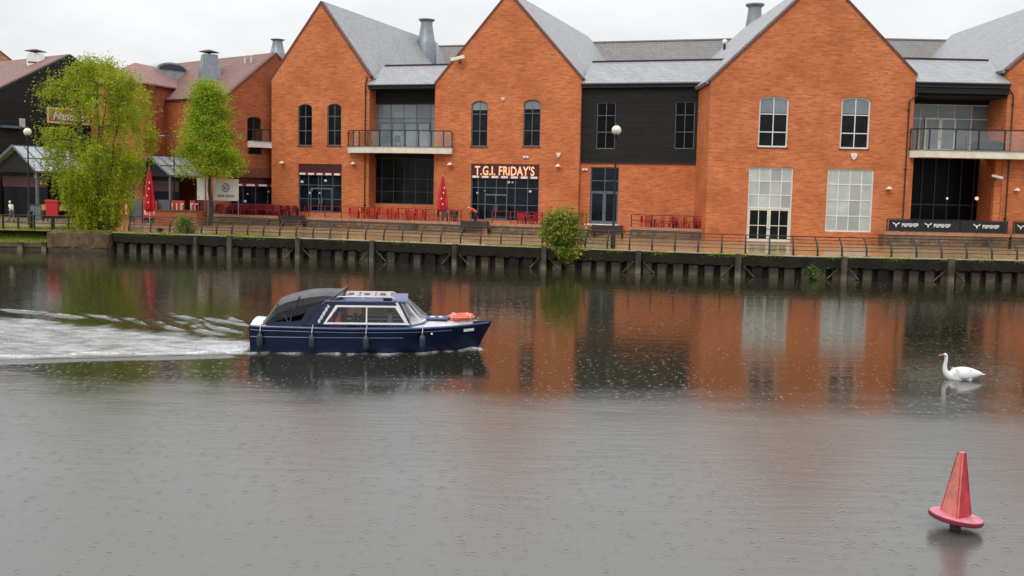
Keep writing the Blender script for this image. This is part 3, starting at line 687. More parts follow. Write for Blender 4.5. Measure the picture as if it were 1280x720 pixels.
# glazed porches
def porch(px0, px1, pxa, ye, ya, Y, ang, Ln, label, clad=True):
    f = frame_px(pxa, Y, ang); xl, xr = P(f, px0, ye)[0], P(f, px1, ye)[0]; ze, za = P(f, px1, ye)[1], P(f, pxa, ya)[1]
    b = Bd('entrance_porch', f, 0, label, 'porch')
    m = MB(); m.prism(chevron(xl-.3, ze-.2, 0, za, xr+.3, ze-.2, .08, -.02), -.4, Ln); r = b.put(m, 'glass_roof', ROOFGLASS)
    m = MB()
    for i in range(6):
        y = -.4+i*(Ln+.4)/5
        for s, xe in ((-1, xl-.3), (1, xr+.3)): m.bar((0, y, za+.13), (xe, y, ze-.1), .09)
    for k in (0, .5, 1):
        for xe in (xl-.3, xr+.3): m.bar((xe*k, -.4, za+.13+(ze-.1-za-.13)*k), (xe*k, Ln, za+.13+(ze-.1-za-.13)*k), .09)
    b.put(m, 'rafters', GREYF, r)
    for x in (xl+.1, xr-.1):
        for y in (0, Ln-.2): q = MB(); q.box(x-.11, x+.11, y-.11, y+.11, ZG, ze-.25); b.put(q, 'post', GREYF)
    m = MB(); m.prism([(xl+.25, ze-.2), (xr-.25, ze-.2), (0, za-.25)], .1, .16); b.put(m, 'gable_panel', BOARD)
    m = MB(); m.box(xl+.25, xr-.25, 1.2, 1.3, ZG, ze-.21); b.put(m, 'glazing', GL_BLACK)
    m = MB(); m.box(xl+.25, xr-.25, 1.1, 1.197, ze-1.6, ze-.6); b.put(m, 'panel', MAROON); return b
porch(-12, 47, 18, 213, 183, 100, -30, 5.4, 'gabled glass roofed porch before the black boarded building')
porch(165, 214, 189, 218, 196, 98, -30, 5.0, 'gabled glass roofed porch before the red brick block')
# ------------------------------------------------------------------ ground and quay line
QX = [-420,-120,0,62,130,200,420,600,790,1000,1270,1500,1900]
QY = [302,308.5,312,313.5,314.5,317,324.7,333,341,349,354,358,363]
def qpt(px, off=0.0, z=0.0):           # point on the quay line (off = metres inland)
    def base(x): y = float(np.interp(x, QX, QY)); p = hit_z(x, y, 0); return Vector((p.x, p.y, 0))
    p = base(px); t = (base(px+25)-base(px-25)).normalized(); n = Vector((-t.y, t.x, 0))
    q = p + n*off; q.z = z; return q
def qpos(px, py, z=ZG): return hit_z(px, py, z)
def qcol(px, off=0.0, z=0.0):          # point off metres inland that stands in photo column px
    lo, hi = px-160, px+160
    for _ in range(40):
        m = (lo+hi)/2
        if project(qpt(m, off, z))[0] < px: lo = m
        else: hi = m
    return qpt((lo+hi)/2, off, z)
# paving
def paving_mat():
    m, nt, p = new_mat('wet_paving'); v = obj_co(nt)
    b = nt.nodes.new('ShaderNodeTexBrick'); L(nt, v, b.inputs['Vector']); b.inputs['Scale'].default_value = 1
    b.inputs['Brick Width'].default_value = .6; b.inputs['Row Height'].default_value = .3; b.inputs['Mortar Size'].default_value = .02
    b.inputs['Color1'].default_value = (.36,.25,.115,1); b.inputs['Color2'].default_value = (.29,.205,.10,1); b.inputs['Mortar'].default_value = (.12,.08,.05,1)
    n = noise(nt, v, .25, 4, .6); n2 = noise(nt, v, 1.6, 4, .65)
    a = mix(nt, ramp(nt, n, [(.4, 0.0), (.7, .6)]), b.outputs[0], (.20,.145,.07)); a = mix(nt, ramp(nt, n2, [(.55, 0.0), (.8, .4)]), a, (.40,.30,.17))
    L(nt, a, p.inputs['Base Color']); L(nt, ramp(nt, n, [(.35, .32), (.65, .09)]), p.inputs['Roughness']); bump(nt, n2, .3, .02, p); return m
xs = [-420+12*i for i in range(194)]
front = [qpt(x, .35, ZG) for x in xs]
mb = MB(); n = len(front)
mb.add([(-900, front[0].y+30, ZG)] + [tuple(p) for p in front] + [(900, front[-1].y+40, ZG), (900, 2500, ZG), (-900, 2500, ZG)], [tuple(range(n+4))])
gr = mb.build('ground', paving_mat()); tag(gr, kind='structure')
# ------------------------------------------------------------------ quay wall
def mossy(name, c1, c2, moss, lo=.45, sc=(1,1,1), rough=.75, tide=None):
    m, nt, p = new_mat(name); v = obj_co(nt)
    n = noise(nt, v, 1.2, 5, .65, sc); n2 = noise(nt, v, 4.0, 4, .6); n3 = noise(nt, v, .5, 4, .6)
    a = mix(nt, ramp(nt, n, [(.35, 0.0), (.65, 1.0)]), c1, c2); a = mix(nt, ramp(nt, n3, [(lo, 0.0), (lo+.22, .85)]), a, moss)
    a = mix(nt, ramp(nt, n2, [(.55, 0.0), (.75, .5)]), a, tuple(x*.4 for x in c1))
    if tide:      # pale dried silt and algae up to the high water mark
        sp_ = nt.nodes.new('ShaderNodeSeparateXYZ'); L(nt, v, sp_.inputs[0])
        a = mix(nt, math_(nt, 'MULTIPLY', ramp(nt, math_(nt, 'ADD', sp_.outputs[2], math_(nt, 'MULTIPLY', n, .45)), [(.38, .9), (.66, 0.0)]), ramp(nt, n3, [(.38, .25), (.6, 1.0)])), a, tide)
    L(nt, a, p.inputs['Base Color']); p.inputs['Roughness'].default_value = rough; p.inputs['Specular IOR Level'].default_value = .2; bump(nt, n2, .5, .03, p); return m
CAPM = mossy('mossy_quay_cap', (.009,.008,.006), (.022,.018,.012), (.020,.022,.006))
CAPTOP = mossy('quay_coping', (.30,.25,.17), (.42,.37,.27), (.26,.28,.05), .5)
PILE = mossy('sheet_piling', (.010,.008,.007), (.022,.016,.013), (.022,.022,.010), .6, (1,1,.4))
FLANGE = mossy('pile_flange', (.030,.021,.016), (.062,.045,.034), (.045,.05,.02), .6, (3,3,.5), tide=(.115,.095,.06))
POSTM = mossy('quay_post', (.045,.036,.028), (.12,.10,.08), (.022,.02,.012), .52, (2,2,.6), tide=(.20,.17,.12))
qw = thing('quay_wall', 'dark sheet piled quay wall with mossy capping along the far bank', 'quay wall', qpt(640))
def qlocal(mb): o = qw.location; return shift(mb, -o.x, -o.y, -o.z)
def strip(px0, px1, prof, step=8):     # profile of (off, z) swept along the quay
    mb = MB(); xs = list(np.arange(px0, px1, step)) + [px1]; k = len(prof)
    vs = [tuple(qpt(x, o, z)) for x in xs for o, z in prof]
    fs = [(i*k+j, (i+1)*k+j, (i+1)*k+(j+1) % k, i*k+(j+1) % k) for i in range(len(xs)-1) for j in range(k)]
    fs += [tuple(range(k)), tuple(range((len(xs)-1)*k, len(xs)*k))[::-1]]
    return mb.add(vs, fs)
PX0, PX1 = 142, 1700
m = strip(PX0, PX1, [(-.10,.74),(-.10,1.35),(.05,1.385),(.35,1.385),(.35,.74)], 3)
jz = {}
m.v = [(x, y, z+(jz.setdefault((round(x, 1)), float(rng.normal(0, .045))-.02) if z < .8 else 0)) for x, y, z in m.v]      # ragged, weedy lower edge
qlocal(m).build('capping', CAPM, qw)
qlocal(m := strip(PX0, PX1, [(-.12,1.388),(-.12,1.44),(.75,1.44),(.75,1.388)])).build('coping', CAPTOP, qw)
# sheet piling: wavy plan with about 1 m pitch
q_len = [0.0]; xs = list(np.arange(PX0, PX1, 2.0)); prev = qpt(xs[0])
for x in xs[1:]: p = qpt(x); q_len.append(q_len[-1]+(p-prev).length); prev = p
vs = []; fs = []; tot = q_len[-1]
def at_s(s): return float(np.interp(s, q_len, xs))
s = 0.0; outline = []; fl = MB()
k = 0
while s < tot-1.2:
    ln = .98
    for a_, o_ in ((0,.24),(.18,.24),(.23,.02),(.90,.02),(.95,.24)): outline.append((s+a_*ln, o_))
    x0, x1 = at_s(s+(.33-.10*rng.random())*ln), at_s(s+(.76+.12*rng.random())*ln)
    h = .55+.18*rng.random()
    pts = [qpt(x0, -.012, -.4), qpt(x1, -.012, -.4), qpt(x1, -.012, h), qpt(x0, -.012, h)]
    if rng.random() < .9: fl.add([tuple(p) for p in pts]+[tuple(qpt(x, .015, z)) for x, z in ((x0,-.4),(x1,-.4),(x1,h),(x0,h))], [(0,1,2,3),(0,4,5,1),(1,5,6,2),(2,6,7,3),(3,7,4,0)])
    s += ln; k += 1
mb = MB()
for s_, o_ in outline: x = at_s(s_); vs += [tuple(qpt(x, o_, -1.5)), tuple(qpt(x, o_, .8))]
fs = [(2*i, 2*i+2, 2*i+3, 2*i+1) for i in range(len(outline)-1)]
qlocal(mb.add(vs, fs)).build('sheet_piling', PILE, qw)
qlocal(fl).build('pile_flange', FLANGE, qw)
def qrot(px): a, b = qpt(px-5), qpt(px+5); return math.atan2(b.y-a.y, b.x-a.x)
for px in (247,289,374,467,570,681,798,922,1052,1185,1318,1450):
    o = qpt(px); r = qrot(px); c_, s_ = math.cos(r), math.sin(r)
    def T(mb): mb.v = [(o.x+x*c_-y*s_, o.y+x*s_+y*c_, z) for x, y, z in mb.v]; return qlocal(mb)
    w = .08 if px < 260 else rng.uniform(.14, .19)
    m = MB(); m.box(-w, w, -.42, -.135, -1.5, 1.30 if px < 260 else 1.46); p = T(m).build('fender_post', POSTM, qw)
    if px > 300:
        m = MB(); m.bar((-.3,-.25,.75), (-1.0,-.12,.05), .055); m.bar((.3,-.25,.75), (1.0,-.12,.05), .055); T(m).build('brace', POSTM, p)
# rough old timber block and low left quay
lw = thing('timber_revetment', 'low old timber faced bank in front of the grass at the left edge', 'quay wall', qpt(0))
def llocal(mb): o = lw.location; return shift(mb, -o.x, -o.y, -o.z)
TIM = mossy('old_timber', (.07,.05,.032), (.13,.095,.06), (.10,.10,.03), .5, (2,2,.5)); TIMD = mossy('dark_timber', (.05,.04,.03), (.09,.07,.05), (.07,.08,.03), .5)
llocal(m := strip(-420, 66, [(0,-1.5),(0,.24),(.4,.24),(.4,-1.5)])).build('lower_boards', TIMD, lw)
llocal(m := strip(-420, 66, [(-.08,.243),(-.08,.56),(.4,.56),(.4,.243)])).build('upper_board', TIM, lw)
for px in (-300,-210,-120,-50,27,57):
    o = qpt(px); m = MB(); m.box(o.x-.17, o.x+.17, o.y-.30, o.y-.09, -1.5, .62); llocal(m).build('post', POSTM, lw)
bk = thing('old_bank_block', 'weathered brown masonry block jutting from the bank under the bushy tree', 'quay wall', qpt(105))
m = strip(64, 141, [(-.55,-1.5),(-.55,.25),(-.65,.32),(-.6,1.36),(.6,1.42),(.6,-1.5)], 6)
vv = []
for v in m.v: vv.append((v[0]+rng.normal(0,.03), v[1]+rng.normal(0,.05), v[2]+(rng.normal(0,.03) if v[2] > .3 else 0)))
m.v = vv; o = bk.location; shift(m, -o.x, -o.y, 0).build('block', mossy('old_masonry', (.085,.055,.03), (.19,.125,.07), (.03,.025,.016), .46, (1.5,1.5,1)), bk)
m = strip(66, 139, [(-.66,.0),(-.66,.25),(-.5,.25),(-.5,.0)], 6); shift(m, -o.x, -o.y, 0).build('base_course', TIMD, bk)
# ------------------------------------------------------------------ grass verge and mossy edge (uncountable)
GRASSM = leaf_mat('grass_blades', (.20,.26,.015), (.30,.36,.03), (.12,.19,.02), .25)
def blades(pts, h0, h1, w):
    vs = []; fs = []
    for p in pts:
        a = rng.uniform(0, 6.28); h = rng.uniform(h0, h1); dx, dy = math.cos(a)*w, math.sin(a)*w; lx, ly = rng.normal(0, h*.4, 2); b = len(vs)
        vs += [(p[0]-dx, p[1]-dy, p[2]), (p[0]+dx, p[1]+dy, p[2]), (p[0]+lx, p[1]+ly, p[2]+h)]; fs.append((b, b+1, b+2))
    return MB().add(vs, fs)
m = strip(-420, 118, [(.33,.53),(1.2,1.0),(2.3,1.35),(4.4,1.412),(4.4,1.0),(.33,.3)], 10)
gb = m.build('grass_bank', plain('grass_soil', (.17,.22,.025), .8, var=.4, scale=1.5, bmp=.05)); tag(gb, kind='structure')
pts = []
for _ in range(9000):
    x = rng.uniform(-90, 112); u = rng.uniform(.34, 4.4); z = float(np.interp(u, [.33,1.2,2.3,4.4], [.53,1.0,1.35,1.41])); pts.append(qpt(x, u, z))
g = blades(pts, .06, .2, .03).build('grass', GRASSM); tag(g, 'bright short grass on the bank at the left', 'grass', kind='stuff')
pts = []
for c, wd, nn in ((170,60,900),(290,40,700),(330,40,700),(235,40,400),(650,45,500),(740,25,200),(120,40,700),(500,60,150),(900,100,160),(1150,100,160)):
    for _ in range(nn): pts.append(qpt(c+rng.uniform(-wd,wd), abs(rng.normal(0,.35)) if rng.random() < .8 else rng.uniform(0,1.1), 1.44))
for _ in range(26):
    c = rng.uniform(150, 1290)
    for _ in range(int(rng.uniform(20, 110))): pts.append(qpt(c+rng.normal(0, 7), -.125, 1.40-abs(rng.normal(0, .10))))
g = blades(pts, .03, .13, .03).build('moss_tufts', GRASSM); tag(g, 'thin grass and moss along the top of the quay wall', 'moss', kind='stuff')
# ------------------------------------------------------------------ quay railing with curved posts
rl = thing('quay_railing', 'long black quayside railing with curved inward leaning posts', 'railing', qpt(640, .45, 1.44))
px_posts = []; x = 161.0
px_posts = [161, 188, 212]; x = 233
while x < 1420: px_posts.append(x); x += float(np.interp(x, [250,400,540,860,1130,1400], [18.8,21.6,24.5,29.3,31.4,31.6]))
PROF = [(0,0),(0,.30),(.05,.5),(.19,.74),(.45,.98),(.66,1.16)]
for i, px in enumerate(px_posts):
    d = qpt(px, 1)-qpt(px, 0); o = qcol(px, .45, 1.44); a = math.atan2(d.y, d.x)
    m = MB(); pts = [Vector((u*math.cos(a), u*math.sin(a), z)) for u, z in PROF]; m.tube(pts, [.06,.06,.06,.055,.05,.045], 6); m.box(-.1,.1,-.1,.1,0,.03)
    p = m.build('post', IRON, rl); p.location = o - rl.location
for k, (u, z) in enumerate([(.66,1.16),(.44,.97),(.22,.77),(.08,.56),(.0,.33)]):
    m = MB(); m.tube([qcol(x, .45, 0)+(qpt(x, 1)-qpt(x, 0))*u+Vector((0,0,1.44+z))-rl.location for x in px_posts], .036 if k == 0 else .022, 6); m.build('rail', IRON, rl)
# straight railing on the left
r2 = thing('bank_railing', 'straight posted black railing behind the grass at the left edge', 'railing', qpt(20, 4.2, 1.41))
pl = [-190,-150,-110,-74,-36,4,23,43,65,86,110,135]
for px in pl:
    q = qcol(px, 2.3, 1.35); m = MB(); m.tube([(0,0,0),(0,0,1.13)], .075 if px < 70 else .04, 8); p = m.build('post', IRON, r2); p.location = q-r2.location
for z in (.55, 1.1):
    m = MB(); m.tube([qcol(x, 2.3, 1.35+z)-r2.location for x in pl], .035, 6); m.build('rail', IRON, r2)
t = thing('bollard', 'taller black bollard behind the straight railing at the left', 'bollard', qcol(39, 3.0, 1.38)); m = MB(); m.lathe([(.13,0),(.12,1.2),(.15,1.24),(.15,1.34),(.05,1.42)], 12); m.build('shaft', IRON, t)
# life ring box on post
t = thing('life_ring_box', 'red box on a black post behind the left railing', 'lifebuoy box', qcol(67.5, 3.2, 1.38))
m = MB(); m.tube([(0,0,0),(0,0,2.0)], .07); m.build('post', IRON, t)
m = MB(); m.prism([(-.44,1.0),(.44,1.0),(.50,2.1),(-.50,2.1)], -.34, -.08); m.build('case', RED, t, bevel=.04)
m = MB(); m.prism([(-.55,2.103),(.55,2.103),(.45,2.25),(-.45,2.25)], -.38, -.04); m.build('lid', REDO, t)
# ------------------------------------------------------------------ terraces
TERR = brick_mat('terrace_brick', (.36,.13,.06), (.30,.16,.09), (.20,.15,.10), .35)
RUBBLE = mossy('flint_panel', (.12,.085,.06), (.26,.18,.11), (.04,.03,.022), .45, (2,2,2.5))
TFL = plain('terrace_paving', (.24,.15,.10), .4, var=.35, scale=.8)
def terrace(fr, px0, px1, offs, depth, zt, label, pw=2.6):
    z0 = .9; xa, xb = fr.at(px0, 285, offs)[0], fr.at(px1, 285, offs)[0]
    b = Bd('raised_terrace', fr, (xa+xb)/2, label, 'terrace', y=offs)
    m = MB(); m.box(xa, xb, offs, offs+.3, z0, zt-.14); m.box(xa, xa+.3, offs+.3, depth, z0, zt-.14); m.box(xb-.3, xb, offs+.3, depth, z0, zt-.14); b.put(m, 'wall', TERR)
    m = MB(); m.box(xa-.06, xb+.06, offs-.07, offs+.36, zt-.137, zt+.10); b.put(m, 'coping', STONECAP)
    m = MB(); m.box(xa+.3, xb-.3, offs+.37, depth, zt-.3, zt); b.put(m, 'paving', TFL)
    k = int((xb-xa-.6)//(pw+.5)); g = (xb-xa)/max(k, 1)
    for i in range(k):
        m = MB(); m.box(xa+g*i+.25, xa+g*(i+1)-.25, offs-.03, offs-.003, ZG+.12, zt-.24); b.put(m, 'flint_panel', RUBBLE)
    b.x = (xa, xb); return b
OFA = -5.2
T1 = terrace(A, 246, 350, OFA, -.01, ZT, 'raised brick terrace packed with dark red seating, left of the narrowest gable')
T2 = terrace(A, 384, 577, OFA, -.01, ZT, 'raised brick terrace before the bowed balcony, with the closed red parasol on it')
T3 = terrace(A, 613, 734, OFA, -.01, ZT, 'raised brick terrace under the lit restaurant sign')
T4 = terrace(A, 787, 895, OFA+2.0, .3, ZT, 'short raised brick terrace before the black boarded link')
T5 = terrace(B, 1106, 1262, -1.3, .09, 2.42, 'raised brick terrace before the shaded loggia, with black banners')
T6 = terrace(B, 1266, 1420, -1.3, -.01, 2.42, 'raised brick terrace cut by the right edge of the picture')
# brick floor behind the terraces under the doors
def rail_run(fr, xa, xb, y, z, label, n, mat=BLACK, ret=0, low=True):
    b = Bd('terrace_railing', fr, (xa+xb)/2, label, 'railing', y=y, z=z)
    for i in range(n+1):
        x = xa+(xb-xa)*i/n; m = MB(); m.box(x-.035, x+.035, y-.035, y+.035, z, z+1.02); b.put(m, 'post', mat)
    for h in ((1.0, .52) if low else (1.0,)):
        m = MB(); m.box(xa, xb, y-.025, y+.025, z+h-.02, z+h+.03); b.put(m, 'rail', mat)
    return b
def tx(b, f): return b.x[0]+(b.x[1]-b.x[0])*f
rail_run(A, T4.x[0]+.1, T4.x[1]-.1, OFA+2.1, ZT+.10, 'black railing on the short terrace before the boarded link', 4)
rail_run(A, T2.x[0]+.1, T2.x[1]-.1, OFA+.1, ZT+.10, 'low brown railing along the terrace of the closed red parasol', 9, DKRED)
rail_run(A, T3.x[0]+.1, T3.x[1]-.1, OFA+.1, ZT+.10, 'low brown railing along the terrace under the lit sign', 5, DKRED)
rail_run(A, T1.x[0]+.1, T1.x[1]-.1, OFA+.1, ZT+.10, 'low dark railing along the terrace of dark red seating', 7, DKRED)
rail_run(B, T5.x[0]+.2, T5.x[1]-.15, -1.2, 2.52, 'thin black railing that carries the black banners', 4, IRON, low=False)
rail_run(B, T6.x[0]+.1, T6.x[1]-.15, -1.2, 2.52, 'thin black railing at the right edge of the picture', 4, IRON, low=False)
# banners
BANNER = plain('black_banner', (.006,.006,.008), .5, var=.3)
def banner(xa, xb, lab, logo):
    b = Bd('banner', B, (xa+xb)/2, lab, 'banner', y=-1.29, z=2.6)
    m = MB(); n = 8
    m.add([(xa+(xb-xa)*i/n, -1.29+.03*math.sin(i*1.9), z) for i in range(n+1) for z in (2.58, 3.47)], [(2*i, 2*i+2, 2*i+3, 2*i+1) for i in range(n)])
    m.add([(xa+(xb-xa)*i/n, -1.27+.03*math.sin(i*1.9), z) for i in range(n+1) for z in (2.58, 3.47)], [(2*i+1, 2*i+3, 2*i+2, 2*i) for i in range(n)])
    b.put(m, 'cloth', BANNER)
    x = logo; m = MB(); y0, y1 = -1.345, -1.33; z = 3.06
    m.prism([(x-.30,z+.22),(x-.22,z+.06),(x-.10,z+.06),(x,z-.20),(x+.10,z+.06),(x+.22,z+.06),(x+.30,z+.22),(x+.13,z+.14),(x,z+.05),(x-.13,z+.14)][::-1], y0, y1); b.put(m, 'emblem', WHITE)
    m = MB(); 
    ws = [.17,.15,.19,.15,.17,.15,.19]; c = x+.44
    for i, w in enumerate(ws):
        h = .14; m.box(c, c+.05, y0, y1, z-h, z+h); m.box(c+w-.055, c+w-.01, y0, y1, z-h*(1 if i % 2 else .4), z+h)
        if i % 3 != 1: m.box(c+.05, c+w-.055, y0, y1, z+h-.06, z+h)
        m.box(c+.05, c+w-.055, y0, y1, z-h if i % 2 else z-.03, z-h+.06 if i % 2 else z+.03); c += w+.02
    b.put(m, 'lettering', WHITE); return b
xa, xb = T5.x; W = xb-xa
banner(xa+.3, xa+W*.235, 'black banner with a white bull head mark, leftmost of three before the loggia', xa+.85)
banner(xa+W*.24, xa+W*.60, 'black banner with a white bull head mark, middle of three before the loggia', xa+W*.345)
banner(xa+W*.605, xb-.25, 'black banner with a white bull head mark, rightmost of three before the loggia', xa+W*.735)
banner(T6.x[0]+.15, T6.x[0]+4.2, 'black banner cut off by the right edge of the picture', T6.x[0]+.6)
# ------------------------------------------------------------------ furniture
def make_chair(mat, label, group):
    t = thing('terrace_chair', label, 'chair', (0,0,0), 0, group)
    m = MB(); m.box(-.23,.23,-.23,.23,.43,.47); m.build('seat', mat, t)
    m = MB()
    for x in (-.20,-.07,.07,.20): m.box(x-.045, x+.045, .20, .235, .475, .92)
    m.box(-.245,.245,.195,.24,.923,.99); m.build('backrest', mat, t)
    for x in (-.2,.2):
        for y in (-.2,.2): m = MB(); m.box(x-.025,x+.025,y-.025,y+.025,0,.428); m.build('leg', mat, t)
    return t
def make_table(mat, label, group):
    t = thing('terrace_table', label, 'table', (0,0,0), 0, group)
    m = MB(); m.box(-.4,.4,-.4,.4,.72,.76); m.build('table_top', mat, t)
    m = MB(); m.box(-.05,.05,-.05,.05,.04,.719); m.build('pedestal', IRON, t); m = MB(); m.box(-.28,.28,-.04,.04,0,.039); m.box(-.04,.04,-.28,-.041,0,.036); m.box(-.04,.04,.041,.28,0,.036); m.build('base', IRON, t)
    return t
protoc = {}; 
def seats(fr, x0, x1, ys, z, mat, key, glabel, clabel, tlabel, step=2.0, tmat=None):
    x = x0+.7; i = 0
    while x < x1-.5:
        for y in ys:
            k = key+'t'
            if k not in protoc: protoc[k] = make_table(tmat or mat, tlabel, 'tables '+glabel); o = protoc[k]
            else: o = copy_tree(protoc[k])
            o.location = fr.w(x, y, z); o.rotation_euler = (0,0,fr.a)
            for dx, dy, rz in ((-.62,0,90),(.62,0,-90),(0,-.62,180)):
                if rng.random() < .12: continue
                k = key+'c'
                if k not in protoc: protoc[k] = make_chair(mat, clabel, 'chairs '+glabel); o = protoc[k]
                else: o = copy_tree(protoc[k])
                o.location = fr.w(x+dx+rng.normal(0,.06), y+dy+rng.normal(0,.06), z); o.rotation_euler = (0,0,fr.a+R(rz+rng.normal(0,9)))
        x += step; i += 1
seats(A, T1.x[0], T1.x[1], (-4.2,-2.8,-1.2), ZT, DKRED, 'a', 'on the terrace left of the narrowest gable', 'dark red chair crowded on the terrace left of the narrowest gable', 'dark red table crowded on the terrace left of the narrowest gable', 1.9)
seats(A, A.at(446,270,-3)[0], A.at(546,270,-3)[0], (-4.0,-1.6), ZT, REDO, 'b', 'under the bowed balcony', 'orange red chair on the terrace under the bowed balcony', 'orange red table on the terrace under the bowed balcony', 1.8)
seats(A, A.at(652,270,-3)[0], A.at(735,270,-3)[0], (-4.0,-1.7), ZT, RED, 'c', 'under the lit sign', 'bright red chair on the terrace under the lit restaurant sign', 'bright red table on the terrace under the lit restaurant sign', 1.75)
seats(A, T4.x[0]+.9, T4.x[1]-.4, (-2.1,-.7), ZT, RED, 'd', 'before the boarded link', 'bright red chair on the short terrace before the black boarded link', 'bright red table on the short terrace before the black boarded link', 1.85)
seats(A, A.at(557,270,-3)[0]-.3, A.at(582,270,-3)[0], (-3.6,-1.6), ZT, DKFRAME, 'e', 'right of the parasol', 'dark grey chair between the closed red parasol and the lit shopfront', 'dark grey table between the closed red parasol and the lit shopfront', 1.9)
# balcony furniture
def balc_chair(fr, x, y, z, rz, label, mat):
    c = make_chair(mat, label, None); c.location = fr.w(x, y, z); c.rotation_euler = (0,0,R(rz))
x = B.at(1211,180,-.7)[0]; balc_chair(B, x, -.7, zs3+.012, 60, 'dark chair on the angular balcony, before the cream doors', DKFRAME)
p = B.w(B.at(1236,180,-.55)[0], -.55, zs3+.012); t = thing('outdoor_sofa', 'dark woven sofa at the right of the angular balcony', 'sofa', p)
m = MB(); m.box(-1.1,1.1,-.4,.4,.05,.4); m.build('seat', DKFRAME, t); m = MB(); m.box(-1.1,1.1,.25,.4,.403,.8); m.build('backrest', DKFRAME, t)
for x in (-1.1, .95): m = MB(); m.box(x,x+.15,-.4,.247,.403,.62); m.build('arm', DKFRAME, t)
x = A.at(497,175,-.7)[0]; balc_chair(A, x, -.6, zs1+.012, 20, 'dark chair on the bowed balcony before the glazed doors', DKFRAME)
# benches
BENCHW = plain('black_bench_slat', (.022,.022,.024), .35, var=.5, scale=4)
def make_bench():
    t = thing('bench', '', 'bench', (0,0,0))
    m = MB()
    for i in range(4): m.box(-1.3,1.3,-.28+.14*i,-.17+.14*i,.43,.47)
    m.build('seat', BENCHW, t)
    m = MB()
    for i in range(5): m.box(-1.3,1.3,-.36+.015*i-.03,-.33+.015*i-.03,.50-.0+.11*i-.45*0,.595+.11*i)
    m.build('backrest', BENCHW, t)
    for x in (-1.15, 1.15): m = MB(); m.box(x-.05,x+.05,-.32,.3,0,.43); m.box(x-.05,x+.05,-.33,-.27,.431,1.05); m.build('leg', IRON, t)
    for x in (-1.32, 1.26): m = MB(); m.box(x,x+.06,-.30,.28,.62,.67); m.box(x,x+.06,.24,.28,.431,.618); m.build('armrest', IRON, t)
    return t
bn = make_bench(); first = True
for px, py, off, lab, ang in ((366,283.5,OFA,'black slatted bench between the dark red seating and the parasol terrace',-18),(595,291.5,OFA,'black slatted bench just below the person in orange',-18),(760,297.5,OFA,'black slatted bench behind the tall quayside lamp post',-16)):
    q = qpos(px, py); o = bn if first else copy_tree(bn); first = False
    o.location = q; o.rotation_euler = (0,0,R(ang)); o['label'] = lab
# ------------------------------------------------------------------ lamp posts
def lamp(q, h, label):
    t = thing('street_lamp', label, 'lamp post', q)
    m = MB(); m.lathe([(.16,0),(.15,1.0),(.10,1.1),(.075,1.2),(.055,h-.35),(.07,h-.3),(.10,h-.12),(.18,h-.06),(.18,h)], 12); m.build('post', IRON, t, smooth=True)
    m = MB(); m.ball((0,0,h+.31), .315, 18, 12); m.build('globe', LAMPG, t, smooth=True); m = MB(); m.lathe([(.12,h+.63),(.10,h+.68),(.02,h+.74)], 10); m.build('finial', IRON, t)
q = qcol(766, 1.3, ZG); hh = hit_y(766, 163, q.y).z-ZG-.3; lamp(q, hh, 'tall black lamp post with a cream globe, before the boarded link')
q = hit_z(37, 281, ZG); hh = hit_y(35, 165, q.y).z-ZG-.3; lamp(q, hh, 'tall black lamp post with a cream globe, before the black boarded building')
# slim street light by the red block
q = hit_y(218, 246, 97); q.z = ZG; t = thing('street_light', 'thin dark street light with a small arm, beside the red brick block', 'street light', q)
h = hit_y(218, 170, 97).z-ZG; m = MB(); m.tube([(0,0,0),(0,0,h-.3),(-.15,0,h-.05),(-.9,0,h)], [.09,.05,.05,.04], 8); m.build('post', IRON, t); m = MB(); m.box(-1.35,-.85,-.12,.12,h-.06,h+.05); m.build('lantern', GREYMET, t, bevel=.03)
# ------------------------------------------------------------------ parasols
def parasol(q, h, r, label, lay=True):
    t = thing('closed_parasol', label, 'parasol', q)
    m = MB(); m.tube([(0,0,0),(0,0,h)], .035); m.build('pole', WHITE, t)
    m = MB(); m.lathe([(.34,0),(.34,.07),(.08,.10),(.06,.35)], 16); m.build('base', GREYMET, t)
    n = 16; prof = [(.55,.22),(1.0,.27),(.98,.36),(.86,.46),(.78,.52),(.74,.60),(.56,.74),(.36,.87),(.14,.97),(.05,1.0)]
    vs = [((r*k*(1 if j % 2 else .62)*math.cos(2*math.pi*j/n)), (r*k*(1 if j % 2 else .62)*math.sin(2*math.pi*j/n)), h*z) for k, z in prof for j in range(n)]
    fs = [(i*n+j, i*n+(j+1)%n, (i+1)*n+(j+1)%n, (i+1)*n+j) for i in range(len(prof)-1) for j in range(n)]
    m = MB().add(vs, fs); c = m.build('canopy', RED, t)
    k = MB()
    for a, z in ((-1.35,.62),(-1.75,.50),(-1.5,.38),(-1.2,.73)): k.ball((r*.83*math.cos(a), r*.83*math.sin(a), h*z), .055, 8, 6, 1, .4, 1.5)
    k.build('white_mark', WHITE, c)
x, z = A.at(553, 272, -3.6); q = A.w(x, -3.6, ZT); parasol(q, hit_y(553,219,q.y).z-ZT, .54, 'closed red parasol with white marks, on the terrace by the bowed balcony')
q = hit_y(187, 258, 92); q.z = ZG; parasol(q, hit_y(187,209,92).z-ZG, .52, 'large closed red parasol between the bushy tree and the glass porch')
